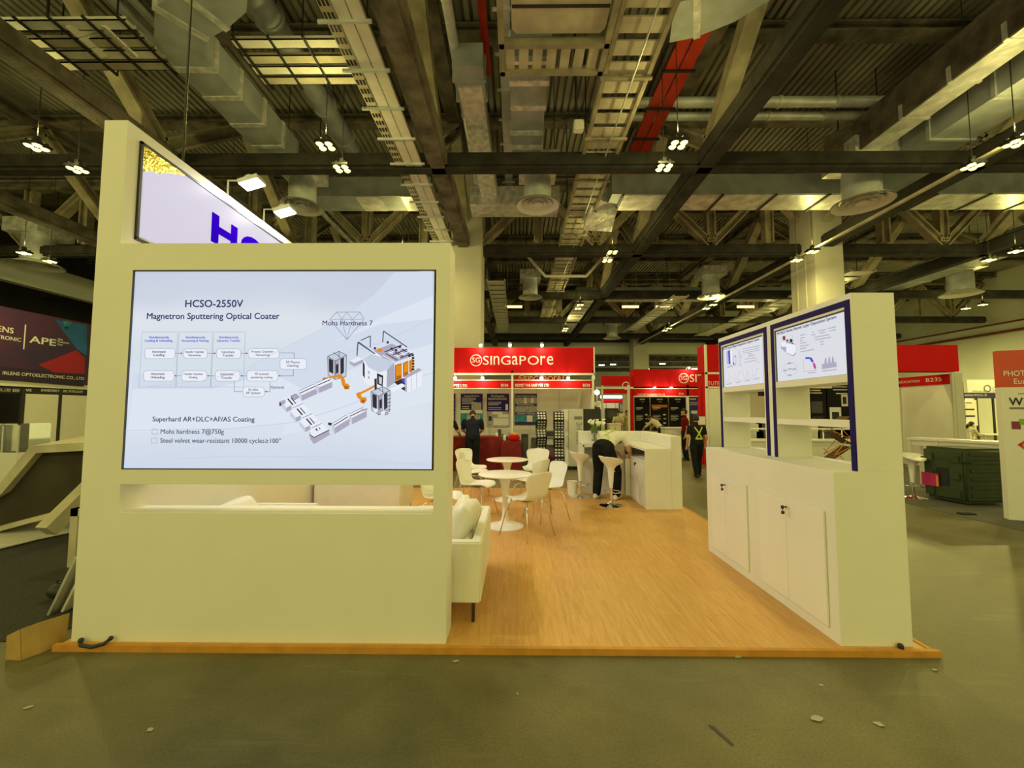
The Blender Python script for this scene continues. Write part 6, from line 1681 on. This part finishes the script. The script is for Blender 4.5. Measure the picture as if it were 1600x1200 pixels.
# walking person with cross straps
t, k = person('person in dark clothes with crossed yellow-green straps, walking away on the right', (4.62, 10.85, 0), radians(4), 1.56, nod=6, stride=.14, shirt='shirt_black', sleeve=.45)
up = -k['fwd']; n_, c, w_ = k['Nb'], k['C'], k['W']
strap_band(t, [n_+up*.112-k['lat']*.11-k['d']*.04, c+up*.150-k['lat']*.02-k['d']*.04, w_+up*.138+k['lat']*.08-k['d']*.02], .035, up, 'hi_vis', 'vest_strap')
strap_band(t, [n_+up*.113+k['lat']*.11-k['d']*.04, c+up*.152+k['lat']*.02-k['d']*.04, w_+up*.138-k['lat']*.08-k['d']*.02], .035, up, 'hi_vis', 'vest_strap')
strap_band(t, [w_+up*.136-k['lat']*.10-k['d']*.03, w_+up*.142-k['d']*.03, w_+up*.136+k['lat']*.10-k['d']*.03], .045, up, 'hi_vis', 'vest_belt')
person('person in a navy T-shirt seen from behind, head bowed over the red table', (-1.17, 11.45, 0), radians(6), 1.72, nod=38, lean=6, L=((-.27,.14,1.14),(-.16,.36,1.02)), R=((.27,.16,1.14),(.18,.38,1.02)), shirt='shirt_navy', sleeve=.55, bulk=1.25)
person('person in black half hidden by the edge of the screen wall at the red table', (-1.86, 11.36, 0), radians(-25), 1.70, nod=30, lean=5, L=((-.26,.12,1.12),(-.14,.36,1.0)), R=((.28,.14,1.12),(.18,.40,1.0)), shirt='shirt_black', sleeve=.5)
person('person in a cream shirt bending over the counter by the black posters', (6.05, 17.6, 0), radians(40), 1.70, lean=48, nod=10, L=((-.25,.62,.98),(-.20,.78,.82)), R=((.30,.60,.98),(.30,.74,.82)), shirt='shirt_cream', sleeve=.5, vox=.017)
person('person in a pale green-grey top at the farthest stand, left of two visitors', (5.0, 20.6, 0), radians(160), 1.66, nod=20, shirt='shirt_cream', trouser='shirt_camo', sleeve=.5, vox=.018, L=((-.26,.15,1.12),(-.12,.34,1.08)), R=((.26,.15,1.12),(.12,.34,1.08)))
person('person in a patterned top at the farthest stand, right of two visitors', (5.45, 20.9, 0), radians(200), 1.68, nod=20, shirt='shirt_camo', trouser='shirt_camo', sleeve=.6, vox=.018)
person('person in a maroon top behind the walking person, seen past the corner stand', (5.75, 14.4, 0), radians(80), 1.72, nod=5, shirt='shirt_maroon', sleeve=.5, vox=.018)
t, k = person('woman in a pale top with tied hair sitting on a chair at the right edge', (at_y(1518,690,17).x-.12, 17.0, 0), radians(-90), 1.62, nod=18, lean=8, sit=True, hair_long=True, shirt='shirt_cream', sleeve=.9, vox=.017, L=((-.20,.22,.78),(-.10,.40,.74)), R=((.20,.22,.78),(.10,.40,.74)))
